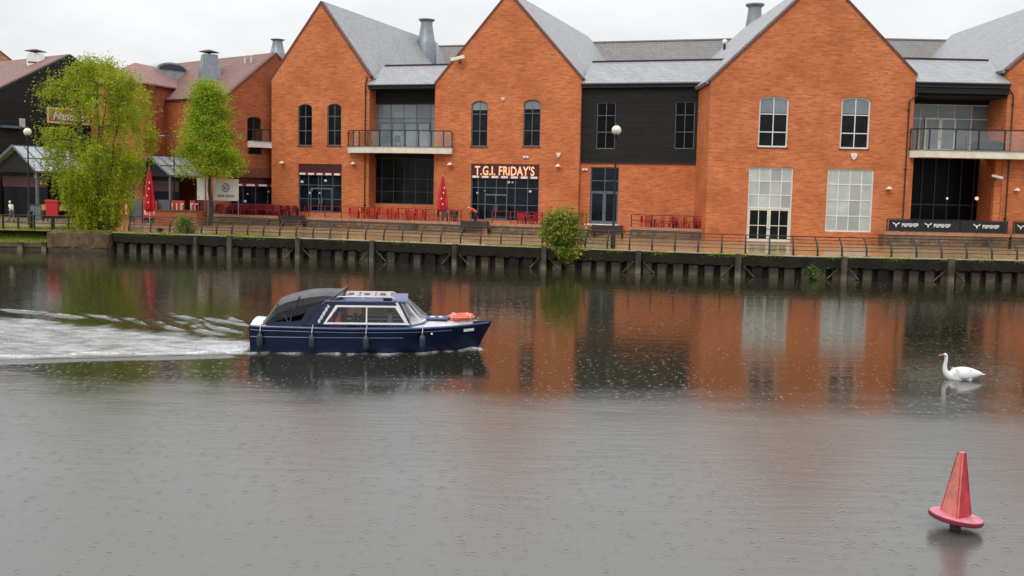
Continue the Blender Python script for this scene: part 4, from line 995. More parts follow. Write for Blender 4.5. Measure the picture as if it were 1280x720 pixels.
# ------------------------------------------------------------------ barriers, planter wall, white boards
REDB = plain('red_barrier_cloth', (.60,.06,.03), .5, var=.2)
def barrier(px0, px1, Y, label):
    a, b = hit_y(px0, 262, Y), hit_y(px1, 262, Y); w = b.x-a.x
    t = thing('barrier', label, 'barrier', ((a.x+b.x)/2, Y, ZG)); h0, h1 = .45, hit_y((px0+px1)/2, 250, Y).z-ZG
    m = MB(); m.box(-w/2+.06, w/2-.06, -.02, .02, h0, h1-.05); m.build('cloth', REDB, t)
    for x in (-w/2, w/2): m = MB(); m.tube([(x,0,0),(x,0,h1)], .05); m.build('post', IRON, t)
    m = MB(); x = -w*.36
    while x < w*.36:
        k = rng.integers(0, 3); m.box(x, x+.1, -.035, -.022, h0+.3, h1-.3)
        if k: m.box(x+.1, x+.26, -.034, -.023, h0+.3 if k == 1 else h1-.42, h0+.42 if k == 1 else h1-.3)
        x += .42
    m.build('white_lettering', WHITE, t)
barrier(143, 162, 95, 'orange red cloth barrier half hidden by the bushy tree'); barrier(178, 197, 95, 'red cloth barrier with white lettering, below the large red parasol'); barrier(212, 231, 96, 'red cloth barrier with white lettering, right of the glass porch'); barrier(237, 245, 97, 'narrowest red cloth barrier, beside the dark red seating')
for px, lab in ((170, 'grey panel'),(205, 'grey panel')):
    a = hit_y(px, 262, 95.4); t = thing('windbreak', 'grey fabric windbreak %s' % ('left of the large red parasol' if px < 180 else 'below the smaller glass porch'), 'windbreak', (a.x, 95.4, ZG)); m = MB(); m.box(-.55,.55,-.02,.02,.3,2.1); m.build('cloth', GREYF, t)
    for x in (-.6, .6): m = MB(); m.tube([(x,0,0),(x,0,2.15)], .045); m.build('post', IRON, t)
a, b = hit_y(193, 277, 90), hit_y(246, 278, 90); t = thing('brick_planter', 'low red brick planter wall behind the quay railing, left of the dark red seating', 'planter', ((a.x+b.x)/2, a.y, ZG)); w = b.x-a.x; h = hit_y(220, 262.5, a.y).z-ZG
m = MB(); m.box(-w/2,w/2,0,.3,-.2,h-.12); m.box(-w/2,-w/2+.3,.3,3,-.2,h-.12); m.box(w/2-.3,w/2,.3,3,-.2,h-.12); m.build('wall', BRICK2, t); m = MB(); m.box(-w/2-.05,w/2+.05,-.06,.35,h-.117,h); m.build('coping', COPING, t); m = MB(); m.box(-w/2+.3,w/2-.3,.36,3,0,h-.15); m.build('soil', plain('soil', (.05,.035,.02), .9), t)
def board(px0, px1, y0, y1, Y, label, emblem):
    a, b = hit_y(px0, y1, Y), hit_y(px1, y0, Y); w = (b.x-a.x); zb, zt = a.z, b.z; ang = R(-18)
    t = thing('display_board', label, 'board', ((a.x+b.x)/2, Y, ZT), ang); w /= math.cos(ang)
    m = MB(); m.box(-w/2, w/2, -.03, .03, zb-ZT, zt-ZT); m.build('panel', SHEETW, t, bevel=.01)
    for x in (-w/2+.06, w/2-.06): m = MB(); m.tube([(x,.07,0),(x,.07,zt-ZT)], .035); m.build('post', GREYMET, t)
    cz = zb-ZT+(zt-zb)*.60
    m = MB()
    if emblem:
        m.torus((0,0,0), .36, .045, 24, 6, Matrix.Rotation(R(90), 3, 'X')); m.box(-.3,.1,-.02,.02,.02,.11); m.box(-.08,.26,-.018,.018,-.16,-.06); m.box(-.2,-.1,-.022,.022,-.2,.0); m.box(.1,.2,-.023,.023,.1,.26)
        shift(m, 0, -.035, cz); m.build('emblem', PURPLE, t)
        m = MB(); x = -.85
        for i in range(11):
            if i == 5: x += .1
            m.box(x, x+.09, -.042, -.031, cz-.86, cz-.62); x += .15
        m.build('lettering', plain('dull_red_ink', (.25,.08,.09), .6), t)
    else:
        m.box(-w*.34,-w*.2,-.042,-.031,cz-1.0,cz-.85); m.build('mark', PURPLE, t)
board(246, 256.5, 222.5, 250, 93, 'narrow white board left of the small tree trunk', False)
board(265.5, 299.5, 224, 250.5, 93, 'wide white board with a round emblem, right of the small tree trunk', True)
board(258, 261, 224, 250, 92.6, 'thinnest white board strip, touching the small tree trunk', False)
# yellow boards and bins by the left tree
YEL = plain('yellow_panel', (.42,.24,.05), .6)
for px, lab, w in ((56.5,'small yellow panel left of the red box',.32),(78,'wider yellow panel right of the red box, by the bushy tree',.6)):
    a = hit_y(px, 262, 93); t = thing('yellow_panel', lab, 'panel', (a.x, 93, ZG)); m = MB(); m.box(-w,w,-.03,.03,1.0,1.5); m.build('board', YEL, t)
    for x in (-w+.1, w-.1): m = MB(); m.box(x-.03,x+.03,-.035,.035,0,.949); m.build('leg', IRON, t)
for px, lab in ((41,'grey wheeled bin beside the larger glass porch, left of the pair'),(49,'grey wheeled bin beside the larger glass porch, right of the pair')):
    a = hit_y(px, 262, 95); t = thing('wheeled_bin', lab, 'bin', (a.x, 95, ZG)); m = MB(); m.prism([(-.24,.08),(.24,.08),(.29,1.35),(-.29,1.35)], -.3, .3); m.build('body', GREYF, t); m = MB(); m.box(-.31,.31,-.34,.34,1.353,1.44); m.build('lid', DKFRAME, t)
    for x in (-.26,.26): m = MB(); m.tube([(x-.03,.3,.1),(x+.03,.3,.1)], .1, 10); m.build('wheel', BLACK, t)
# mooring bollard on the quay
q = qcol(200, .35, 1.44); t = thing('mooring_bollard', 'small black mooring bollard on the quay edge left of the round bush', 'bollard', q); m = MB(); m.lathe([(.2,0),(.13,.06),(.12,.25),(.2,.3),(.2,.36),(.05,.4)], 12); m.build('shaft', IRON, t); m = MB(); m.tube([(-.3,0,.22),(.3,0,.22)], .05); m.build('crossbar', IRON, t)
# ------------------------------------------------------------------ signs on walls and small fixtures
x0, z0, x1, z1 = A.rect(590, 207, 672.5, 220); zc = (z0+z1)/2
b = Bd('restaurant_sign', A, (x0+x1)/2, 'dark maroon sign with lit cream letters above the central shopfront', 'sign', y=.02, z=zc)
m = MB(); m.box(sh2[0]+.02, sh2[2]-.02, -.03, .045, zb2+.20, sh2[3]-.02); b.put(m, 'panel', MAROON)
m = text_mesh("T.G.I. FRiDAY'S", (z1-z0)*.92, (x1-x0)*.90, .05, .018, spacing=1.08); shift(m, (x0+x1)/2, -.06, zc); b.put(m, 'lettering', NEON)
fc = F3.rect(58, 136, 111, 155)
b = Bd('restaurant_sign', F3, (fc[0]+fc[2])/2, 'brown framed sign with pale script on the black boarded wall', 'sign', y=-.1, z=(fc[1]+fc[3])/2)
zc = (fc[1]+fc[3])/2; hh = (fc[3]-fc[1])/2
m = MB(); m.box(fc[0], fc[2], -.14, -.02, zc-hh, zc+hh); b.put(m, 'panel', plain('sign_brown', (.36,.12,.05), .5))
m = MB(); e = .16; m.box(fc[0], fc[0]+e, -.2, -.143, zc-hh, zc+hh); m.box(fc[2]-e, fc[2], -.2, -.143, zc-hh, zc+hh); m.box(fc[0]+e, fc[2]-e, -.2, -.143, zc-hh, zc-hh+e); m.box(fc[0]+e, fc[2]-e, -.2, -.143, zc+hh-e, zc+hh); b.put(m, 'frame', plain('sign_frame', (.80,.56,.40), .5))
m = text_mesh("Nando's", hh*1.15, (fc[2]-fc[0])*.74, .05, .02, .35); shift(m, (fc[0]+fc[2])/2, -.18, zc); b.put(m, 'lettering', WHITE)
def wall_light(fr, px, py, label, off=0, up=False):
    x, z = fr.at(px, py, off); t = thing('wall_light', label, 'wall light', fr.w(x, off, z), fr.a)
    m = MB(); m.box(-.06,.06,-.05,-.003,-.12,.12); m.build('bracket', GREYMET, t)
    m = MB(); m.tube([(0,-.05,.05),(0,-.25,.08)], .025, 6); m.lathe([(.05,.02),(.24,-.14),(.25,-.19),(.05,-.19)], 12, (0,-.27,.1)); m.build('shade', LAMPG, t)
wall_light(A, 354, 203, 'cream wall light left of the narrowest gable\'s shopfront'); wall_light(A, 443, 204, 'cream wall light at the right edge of the narrowest gable'); wall_light(A, 563.5, 205, 'cream wall light left of the lit restaurant sign'); wall_light(A, 698.5, 207, 'cream wall light right of the lit restaurant sign, below an alarm box')
wall_light(B, 1110, 235, 'small wall light right of the large white window'); wall_light(B, 1269.5, 237, 'small wall light at the right edge of the picture')
def wbox(fr, px, py, w, h, name, label, cat, mat, off=0, tri=False):
    x, z = fr.at(px, py, off); t = thing(name, label, cat, fr.w(x, off, z), fr.a); m = MB()
    if tri: m.prism([(-w/2,h*.3),(-w*.3,-h*.2),(0,-h/2),(w*.3,-h*.2),(w/2,h*.3),(w*.3,h/2),(-w*.3,h/2)], -.14, -.003)
    else: m.box(-w/2,w/2,-.12,-.003,-h/2,h/2)
    m.build('case', mat, t, bevel=.02); m = MB(); m.ball((0,-.13,0), .05, 8, 6); m.build('lens', DKFRAME, t)
wbox(A, 698.5, 194, .42, .42, 'alarm_box', 'white alarm box above the wall light right of the lit sign', 'alarm', WHITE, tri=True)
wbox(B, 1067, 196, .52, .55, 'alarm_box', 'white alarm box between the two right windows of the widest gable', 'alarm', WHITE, tri=True)
wbox(A, 657.5, 196.5, .5, .18, 'emergency_light', 'white emergency light above the right of the lit sign', 'light', WHITE); wbox(A, 731.5, 212, .5, .18, 'emergency_light', 'white emergency light left of the dark door under the boarded link', 'light', WHITE, off=OF+.06)
wbox(A, 629, 124, .3, .24, 'sensor', 'small cream sensor between the arched windows of the restaurant gable', 'sensor', LAMPG)
def camera_(fr, px, py, label, sx=1, off=0, sc=1):
    x, z = fr.at(px, py, off); t = thing('security_camera', label, 'security camera', fr.w(x, off, z), fr.a)
    m = MB(); m.bar((0,-.003,-.1), (0,-.45*sc,0), .08*sc); m.build('bracket', GREYMET, t)
    m = MB(); m.bar((-.55*sx*sc,-.6*sc,-.12*sc), (.45*sx*sc,-.4*sc,.12*sc), .26*sc, .24*sc); m.build('housing', LAMPG, t, bevel=.03); m = MB(); m.lathe([(.10*sc,-.02),(.16*sc,-.18*sc),(.05*sc,-.3*sc)], 10, (.1*sx*sc,-.45*sc,-.1*sc)); m.build('dome', DKFRAME, t)
camera_(A, 576, 74, 'pale security camera on the left slope of the restaurant gable', 1, sc=1.2); camera_(B, 1243, 221, 'white security camera at the right of the shaded loggia', -1, 0, .8)
for px, py, lab in ((1184,248,'small lit lamp deep in the shaded loggia, left of two'),(1221,248,'brighter lit lamp deep in the shaded loggia, right of two')):
    x, z = B.at(px, py, 2.2); t = thing('pendant_lamp', lab, 'lamp', B.w(x, 2.2, zs3-.42)); hz_ = z-(zs3-.42)
    m = MB(); m.tube([(0,0,-.003),(0,0,hz_)], .015, 6); m.build('cord', BLACK, t); m = MB(); m.ball((0,0,hz_), .09 if px < 1200 else .15, 10, 8); m.build('bulb', WARM, t)
# small chimney-like stub on boarded link's rear roof
q = on_px(905, 75, 104); t = thing('roof_vent_pipe', 'thin dark vent pipe with a pale cap behind the boarded link roof', 'vent pipe', q); m = MB(); m.tube([(0,0,-1.5),(0,0,1.55)], .13); m.bar((-.5,0,-1.2),(0,0,.5),.1); m.bar((.5,0,-1.2),(0,0,.5),.1); m.build('pipe', PIPE, t); m = MB(); m.ball((0,0,1.75), .26, 10, 8); m.build('cap', LAMPG, t)
# ------------------------------------------------------------------ trees and shrubs
BARK = plain('bark', (.055,.042,.03), .9, var=.5, scale=4, bmp=.03)
WILLOW = leaf_mat('spring_leaves', (.25,.33,.014), (.54,.57,.022), (.14,.21,.012), .4)
LIME = leaf_mat('lime_leaves', (.27,.41,.018), (.48,.56,.03), (.17,.28,.02), .4)
SHRUB = leaf_mat('shrub_leaves', (.12,.20,.03), (.27,.36,.06), (.07,.12,.03), .3)
BUDD = leaf_mat('bush_leaves', (.16,.22,.02), (.36,.38,.05), (.08,.12,.015), .35)
def leaves(P, size, droop=0.0, aspect=.45, ax=None):
    """one small folded blade per point"""
    n = len(P); P = np.asarray(P)
    d = rng.normal(size=(n,3)); d[:,2] = d[:,2]*.7 - droop; d /= np.linalg.norm(d, axis=1)[:,None]
    e = np.cross(d, rng.normal(size=(n,3))); e /= np.linalg.norm(e, axis=1)[:,None]
    s = size*rng.uniform(.6, 1.35, n)[:,None]
    V = np.stack([P, P+d*s*.5+e*s*aspect*.5, P+d*s, P+d*s*.5-e*s*aspect*.5], 1).reshape(-1,3)
    F = np.arange(4*n).reshape(-1,4)
    return V, F
def np_obj(name, V, F, mat, parent):
    me = bpy.data.meshes.new(name); me.vertices.add(len(V)); me.vertices.foreach_set('co', V.astype(np.float32).ravel())
    k = F.shape[1]; me.loops.add(F.size); me.loops.foreach_set('vertex_index', F.astype(np.int32).ravel())
    me.polygons.add(len(F)); me.polygons.foreach_set('loop_start', np.arange(0, F.size, k, dtype=np.int32)); me.update(calc_edges=True)
    return link(name, me, mat, parent)
def tree(name, q, H, label, cat, radfun, zlow, mat, nleaf, size, stems, droop, hang=0.0, cx=0.0, lean=None, clumps=170, spread=.55, group=None, thin=None):
    t = thing(name, label, cat, q)
    tr = MB(); tips = []
    for i in range(stems):
        a = 2*math.pi*i/stems+rng.uniform(0, .8); r0 = .0 if stems == 1 else .28
        p = Vector((r0*math.cos(a), r0*math.sin(a), -.1)); pts = [p]; k = 7; top = H*rng.uniform(.72, .92) if stems > 1 else H*.92
        for j in range(1, k+1):
            f = j/k; rr = (r0+ (radfun(.55)*.38*f if stems > 1 else .0)); pts.append(Vector((rr*math.cos(a)+cx*f*.7+rng.normal(0,.10), rr*math.sin(a)+rng.normal(0,.10), top*f)))
        R0 = (.20 if stems == 1 else .15); tr.tube(pts, [R0*(1-.88*j/k)+.012 for j in range(k+1)], 8)
        for _ in range(int(34/stems)+4):
            f = rng.uniform(zlow/H+.02, .97); b0 = Vector(np.array(pts[0])*0); ii = min(int(f*k*H/top), k-1); u = min(1, f*k*H/top-ii); b0 = pts[ii].lerp(pts[ii+1], max(0, u))
            an = rng.uniform(0, 6.28); ln = radfun(f)*rng.uniform(.5, .95); e = b0+Vector((math.cos(an)*ln, math.sin(an)*ln, ln*rng.uniform(.15, .6)*(1-.6*hang)))
            mid = b0.lerp(e, .5)+Vector((0,0,ln*.08)); tr.tube([b0, mid, e], [.05,.03,.012], 5); tips.append(e)
    tr.build('trunk', BARK, t)
    P = []; per = nleaf//clumps
    for c in range(clumps):
        f = rng.uniform(zlow/H, 1.0)**.9; R_ = radfun(f); a = rng.uniform(0, 6.28); rr = R_*math.sqrt(rng.uniform(.08, 1.0))
        ctr = np.array([rr*math.cos(a)+cx*f, rr*math.sin(a), H*f]); sg = spread*rng.uniform(.6, 1.35)
        n = int(per*rng.uniform(.5, 1.5))
        if hang:
            x = rng.normal(size=(n,3))*[sg*.7, sg*.7, sg*.45]; ns = 7; st = rng.normal(size=(ns,2))*sg*.6; kk = rng.integers(0, ns, n); dn = rng.uniform(0, hang, n)
            h = n*2//3; x[:h,0] = st[kk[:h],0]+rng.normal(0,.05,h); x[:h,1] = st[kk[:h],1]+rng.normal(0,.05,h); x[:h,2] = -dn[:h]
        else: x = rng.normal(size=(n,3))*[sg, sg, sg*.6]
        P.append(ctr+x)
    P = np.concatenate(P); P = P[P[:,2] > .15]
    if thin:     # a thinner, see-through patch low on one side of the crown
        ins = (P[:,0] > thin[0])&(P[:,0] < thin[1])&(P[:,2] > thin[2])&(P[:,2] < thin[3]); P = P[~ins | (rng.random(len(P)) < .10+.35*((P[:,0]-thin[0])/(thin[1]-thin[0]))**2)]
    V, F = leaves(P, size, droop, .36 if hang else .48); np_obj('crown', V, F, mat, t); return t
q = hit_z(121, 287.5, 1.4); Ht = hit_y(110, 73, q.y).z-1.4
def wil(f): return float(np.interp(f, [0,.08,.2,.38,.55,.7,.85,.95,1.0], [.9,1.7,2.6,3.5,4.1,4.0,3.4,2.4,.9]))
tree('willow_tree', q, Ht, 'big bushy yellow green tree with leaves down to the ground, left of the slender tree', 'tree', wil, .4, WILLOW, 74000, .19, 5, .7, 1.6, .15, clumps=230, spread=.62, thin=(-4.2,-.5,7.6,9.8))
q = hit_y(262.5, 266, 92); q.z = ZT if False else 1.4; Ht = hit_y(262, 108, 92).z-1.4
def con(f): return float(np.interp(f, [0,.24,.30,.38,.5,.65,.8,.92,1.0], [.3,.8,2.3,2.9,2.6,2.05,1.6,1.1,.4]))
tree('young_tree', q, Ht, 'slender lime green conical tree in front of the orange brick gable end', 'tree', con, Ht*.33, LIME, 40000, .18, 1, .2, 0, 0, clumps=200, spread=.46)
def bush(name, q, H, rad, label, mat, n, size, droop, hangz=0.0, clumps=45):
    t = thing(name, label, 'shrub', q); m = MB(); P = []
    for c in range(clumps):
        a = rng.uniform(0, 6.28); el = rng.uniform(.12, 1.45); d = np.array([math.cos(a)*math.cos(el)*rad, math.sin(a)*math.cos(el)*rad*.8, math.sin(el)*H])*rng.uniform(.65, 1.05)
        if hangz and rng.random() < .25: d = np.array([rng.normal(.2,.35)*rad, -rng.uniform(.5,1.0), -rng.uniform(.1, hangz)])
        s = np.array([d[0]*.25, d[1]*.25, max(d[2]*.5, d[2])*.5]); m.tube([(0,0,-.05), tuple(s+[0,0,.15*H*(d[2] > 0)]), tuple(d)], [.035,.02,.008], 5)
        u = rng.uniform(.25, 1.05, n//clumps)[:,None]; P.append(d*u+rng.normal(size=(n//clumps,3))*[.14,.14,.10]*(.5+u))
    m.build('stems', BARK, t); V, F = leaves(np.concatenate(P), size, droop, .24); np_obj('foliage', V, F, mat, t); return t
q = qcol(703, .45, 1.44); bush('quay_bush', q, 2.6, 1.75, 'large feathery green bush growing out of the quay edge, at the centre', BUDD, 8000, .34, .45, .42, 75)
q = qcol(232, .9, 1.44); bush('quay_bush', q, 1.45, 1.05, 'small round green bush on the quay edge, left of the railing posts', SHRUB, 2600, .2, .1, 0, 40)
q = qpt(1012, -.08, .45); bush('wall_fern', q, .5, .75, 'low green plant clinging to the quay wall under the white door', SHRUB, 500, .16, .5, .3, 14)
q = qpt(708, -.15, .75); bush('wall_fern', q, .5, .3, 'thin trailing green plant on the quay wall below the large bush', BUDD, 350, .2, .6, .3, 10)
# ------------------------------------------------------------------ people
SKINM = plain('skin', (.42,.22,.15), .55, var=.1); HAIRD = plain('dark_hair', (.02,.014,.01), .6); HAIRG = plain('grey_hair', (.45,.43,.40), .6)
def person(q, rz, label, J, top, bottom, hair=HAIRD, shoes=BLACK, scale=1.0, legs=True, hat=None):
    """J: joint name -> (x,y,z); local +y is forward"""
    t = thing('person', label, 'person', q, rz); t.scale = (scale,)*3
    names = ['pelvis','waist','chest','neck','head0','head1','shl','ell','hal','shr','elr','har','hil','knl','anl','tol','hir','knr','anr','tor']
    rad = dict(pelvis=.13,waist=.115,chest=.135,neck=.055,head0=.085,head1=.09,shl=.07,ell=.045,hal=.035,shr=.07,elr=.045,har=.035,hil=.095,knl=.06,anl=.042,tol=.04,hir=.095,knr=.06,anr=.042,tor=.04)
    E = [('pelvis','waist'),('waist','chest'),('chest','neck'),('neck','head0'),('head0','head1'),('chest','shl'),('shl','ell'),('ell','hal'),('chest','shr'),('shr','elr'),('elr','har'),('pelvis','hil'),('hil','knl'),('knl','anl'),('anl','tol'),('pelvis','hir'),('hir','knr'),('knr','anr'),('anr','tor')]
    def sk(ns, extra, name, mat):
        ix = {n: i for i, n in enumerate(ns)}; ed = [(ix[a], ix[b]) for a, b in E if a in ix and b in ix]
        return skin([J[n] for n in ns], ed, [rad[n]+extra for n in ns]).build(name, mat, t, smooth=True)
    sk(names, 0, 'body', SKINM)
    def lerp(a, b, u): return tuple(J[a][i]+(J[b][i]-J[a][i])*u for i in range(3))
    J = dict(J); J['wl'] = lerp('ell','hal',.85); J['wr'] = lerp('elr','har',.85); rad['wl'] = rad['wr'] = .037
    J['nk'] = lerp('chest','neck',.7); rad['nk'] = .07
    E += [('ell','wl'),('elr','wr'),('chest','nk')]
    sk(['pelvis','waist','chest','nk','shl','ell','wl','shr','elr','wr'], .022, 'jacket', top)
    J['al'] = lerp('knl','anl',.93); J['ar'] = lerp('knr','anr',.93); rad['al'] = rad['ar'] = .05; E += [('knl','al'),('knr','ar')]
    sk(['pelvis','hil','knl','al','hir','knr','ar'], .017, 'trousers', bottom)
    m = MB(); m.tube([J['anl'], J['tol']], .06, 8); m.build('shoe', shoes, t, smooth=True); m = MB(); m.tube([J['anr'], J['tor']], .06, 8); m.build('shoe', shoes, t, smooth=True)
    h = Vector(J['head1']); n = (h-Vector(J['neck'])).normalized(); c = h+n*.015-Vector((0,.028,0)); m = MB(); m.ball(tuple(c), .105, 12, 8, 1, 1, .95); m.build('hat' if hat else 'hair', hat or hair, t, smooth=True)
    f = Vector((0,1,0)); f = (f-n*f.dot(n)).normalized(); hc = (Vector(J['head0'])+h)/2
    m = MB(); m.ball(tuple(hc+f*.105), .018, 6, 5); m.build('nose', SKINM, t); m = MB()
    for s in (-.035,.035): m.ball(tuple(hc+f*.092+n*.03+Vector((s,0,0))), .010, 6, 5)
    m.build('eyes', BLACK, t)
    return t
def standing(stride=.25, bend=0.0):
    b = bend
    return dict(pelvis=(0,0,.93),waist=(0,.04*b,1.12),chest=(0,.12*b+.02,1.36),neck=(0,.18*b+.03,1.50),head0=(0,.22*b+.05,1.59),head1=(0,.24*b+.06,1.70),
      shl=(-.19,.12*b+.02,1.42),ell=(-.24,-.08,1.14),hal=(-.22,.10,.92),shr=(.19,.12*b+.02,1.42),elr=(.25,.05,1.14),har=(.22,.28,.98),
      hil=(-.1,0,.9),knl=(-.1,stride*.55,.50),anl=(-.1,stride*.75,.09),tol=(-.1,stride*.75+.17,.045),hir=(.1,0,.9),knr=(.1,-stride*.15,.48),anr=(.1,-stride*.85,.12),tor=(.1,-stride*.85+.16,.045))
def seated(lean=.0):
    return dict(pelvis=(0,0,.5),waist=(0,.03+lean*.3,.68),chest=(0,.04+lean,.92),neck=(0,.06+lean*1.2,1.06),head0=(0,.09+lean*1.3,1.15),head1=(0,.10+lean*1.35,1.26),
      shl=(-.19,.04+lean,.98),ell=(-.25,.08+lean,.72),hal=(-.18,.32+lean,.68),shr=(.19,.04+lean,.98),elr=(.25,.08+lean,.72),har=(.18,.32+lean,.70),
      hil=(-.1,.03,.48),knl=(-.12,.42,.5),anl=(-.12,.42,.09),tol=(-.12,.58,.045),hir=(.1,.03,.48),knr=(.12,.42,.5),anr=(.12,.42,.09),tor=(.12,.58,.045))
CLW = plain('white_jacket', (.72,.68,.60), .7, var=.1); CLB = plain('grey_trousers', (.12,.12,.14), .7); CLO = plain('orange_top', (.62,.09,.025), .65, var=.15); CLD = plain('dark_clothes', (.015,.015,.02), .7); CLR = plain('red_coat', (.60,.012,.02), .6, var=.15); CLBL = plain('blue_top', (.06,.16,.38), .6, var=.4, scale=9)
q = qpos(15, 277); person(q, R(75), 'person in a white jacket and pale hat walking left behind the grass bank', standing(.28,.6), CLW, CLB, hat=CLW)
sq = dict(pelvis=(0,-.10,.80),waist=(0,.06,.93),chest=(0,.32,1.10),neck=(0,.45,1.17),head0=(0,.54,1.17),head1=(0,.63,1.20),
   shl=(-.19,.34,1.12),ell=(-.22,.46,.84),hal=(-.14,.64,.62),shr=(.19,.34,1.12),elr=(.22,.48,.84),har=(.14,.68,.64),
   hil=(-.1,-.08,.77),knl=(-.13,.14,.44),anl=(-.12,-.04,.09),tol=(-.13,.14,.045),hir=(.1,-.08,.77),knr=(.13,.14,.44),anr=(.12,-.04,.09),tor=(.13,.14,.045))
x, z = A.at(594.5, 279, OFA+.5); q = A.w(x, OFA+.55, ZT); person(q, R(80), 'person in an orange top stooping forward at the terrace edge behind a bench', sq, CLO, CLD, hair=HAIRG, scale=1.08)
# ------------------------------------------------------------------ boat
NAVY = plain('navy_hull', (.005,.011,.040), .22, var=.35, scale=1.6, spec=.35); NAVYL = plain('navy_trim', (.045,.075,.18), .3, var=.2); BWHITE = plain('boat_white', (.72,.72,.74), .35, var=.12, scale=2); LILAC = plain('pale_blue_trim', (.085,.10,.22), .3, var=.3)
BOARDW = plain('roof_board_white', (.40,.39,.38), .5, var=.5, scale=7)
CANV = plain('black_canvas', (.012,.012,.014), .30, var=.4, scale=2.5, bmp=.03); ORANGE = plain('life_ring_orange', (.80,.10,.03), .4, var=.12); FEND = plain('fender_grey', (.03,.035,.045), .4, var=.4); ROPE = plain('rope', (.45,.43,.38), .8)
BANG = R(5.0)
c0 = hit_z(312, 441, 0)
BO = Vector((c0.x, c0.y, 0)) + Vector((-math.sin(BANG), math.cos(BANG), 0))*1.05
boat = thing('cabin_boat', 'navy blue cabin day boat with folded black canopy motoring right on the river', 'boat', BO, BANG)
Lb = (hit_y(614, 402, BO.y+.6).x - BO.x)/math.cos(BANG)
print('boat length', Lb)
def hb(x): return float(np.interp(x, [0,.6,2,4.4,5.2,6.0,6.7,7.2,Lb-.02], [1.03,1.08,1.14,1.12,1.03,.80,.50,.24,.03]))
def wb(x): return float(np.interp(x, [0,.6,2,4.2,5.0,5.8,6.4,6.8,6.95], [.98,1.03,1.09,1.04,.88,.58,.28,.07,.01]))
def sh(x): return float(np.interp(x, [0,.3,3,5,6.2,Lb], [.87,.85,.81,.83,.86,.93]))
st = [0,.6,1.3,2,2.8,3.6,4.4,5,5.5,6,6.4,6.75,7.05,7.3,Lb]
vs = []; K = 6
for x in st:
    u = x/Lb; xs_ = [x-(.46*max(0,(u-.80)/.20)), x-(.40*max(0,(u-.80)/.20)), x-.2*max(0,(u-.80)/.2), x]
    rows = [(xs_[0]-.1*max(0,(u-.8)/.2), .0 if u > .97 else wb(x)*.55, -.45), (xs_[0], min(wb(x), wb(min(x,6.9))), -.05), (xs_[1], wb(x)*.75+hb(x)*.25, .22), (xs_[2], wb(x)*.45+hb(x)*.55, .50), (xs_[3]-.03, hb(x)*.985, sh(x)-.14), (xs_[3], hb(x), sh(x))]
    vs += [(a, -b, c) for a, b, c in rows] + [(a, b, c) for a, b, c in rows[::-1]]
n2 = 2*K; fs = []
for i in range(len(st)-1):
    for j in range(n2-1):
        if j == K-1: continue
        fs.append((i*n2+j, (i+1)*n2+j, (i+1)*n2+j+1, i*n2+j+1))
    fs.append((i*n2+n2-1, (i+1)*n2+n2-1, (i+1)*n2, i*n2))
fs.append(tuple(range(n2))); fs.append(tuple((len(st)-1)*n2+j for j in range(n2))[::-1])
MB().add(vs, fs).build('hull', NAVY, boat, smooth=True)
for s in (-1, 1):
    m = MB(); xs_ = np.linspace(0.02, Lb-.1, 30); m.tube([(x, s*(hb(x)+.012), sh(x)-.03) for x in xs_], .036, 6); m.build('rubbing_strake', NAVYL, boat)
    m = MB(); m.tube([(x-.1*max(0,(x/Lb-.8)/.2), s*((wb(x)*.45+hb(x)*.55)+.012), .50) for x in np.linspace(.02, 4.7, 20)], .017, 6); m.build('moulding', NAVYL, boat)
    m = MB(); m.tube([(x, s*(hb(x)*.99+.004), sh(x)-.15) for x in np.linspace(.02, 6.2, 24)], .016, 6); m.build('moulding', NAVYL, boat)
# decks
def deck(x0, x1, name, mat, dz=.0, crown=.10, inset=.03, n=14):
    vs = []; fs = []
    for i in range(n+1):
        x = x0+(x1-x0)*i/n; w = max(hb(x)-inset, .01)
        for j in range(9): v = -1+2*j/8; vs.append((x, v*w, sh(x)+dz+crown*(1-v*v)*min(1, w)))
    for i in range(n):
        for j in range(8): fs.append((i*9+j, (i+1)*9+j, (i+1)*9+j+1, i*9+j+1))
    return MB().add(vs, fs).build(name, mat, boat, smooth=True)
deck(4.9, Lb-.05, 'foredeck', plain('grey_white_deck', (.55,.54,.57), .4, var=.2, scale=3), .0, .17)
deck(.02, .55, 'stern_deck', BWHITE, .0, .10)
m = MB(); m.hprism([(.55,-.8),(4.6,-.8),(4.6,.8),(.55,.8)], .0, .04); m.build('sole', FEND, boat)
for s in (-1, 1):
    m = MB(); xs_ = np.linspace(.5, 5.0, 12); vs = [(x, s*hb(x)*y, sh(x)+.006) for x in xs_ for y in (1.0, .86)]; m.add(vs, [(2*i, 2*i+1, 2*i+3, 2*i+2) for i in range(11)]); m.build('side_deck', NAVYL, boat)
# bow cap
m = MB(); vs = [(x, s*(hb(x)+.01), sh(x)+.02) for x in (6.75,6.95,7.15,7.3,Lb) for s in (-1,1)]; vs2 = [(x, y*.55, z+.05) for x, y, z in vs]
m.add(vs+vs2, [(2*i, 2*i+2, 12+2*i-2+2*0, 12+2*i-2) for i in range(0)])
m.hprism([(6.9,-hb(6.9)),(7.2,-hb(7.2)),(Lb-.01,-.05),(Lb-.01,.05),(7.2,hb(7.2)),(6.9,hb(6.9))], .875, .95); m.v = m.v[len(vs)+len(vs2):] if False else m.v
m.build('bow_fitting', NAVY, boat)
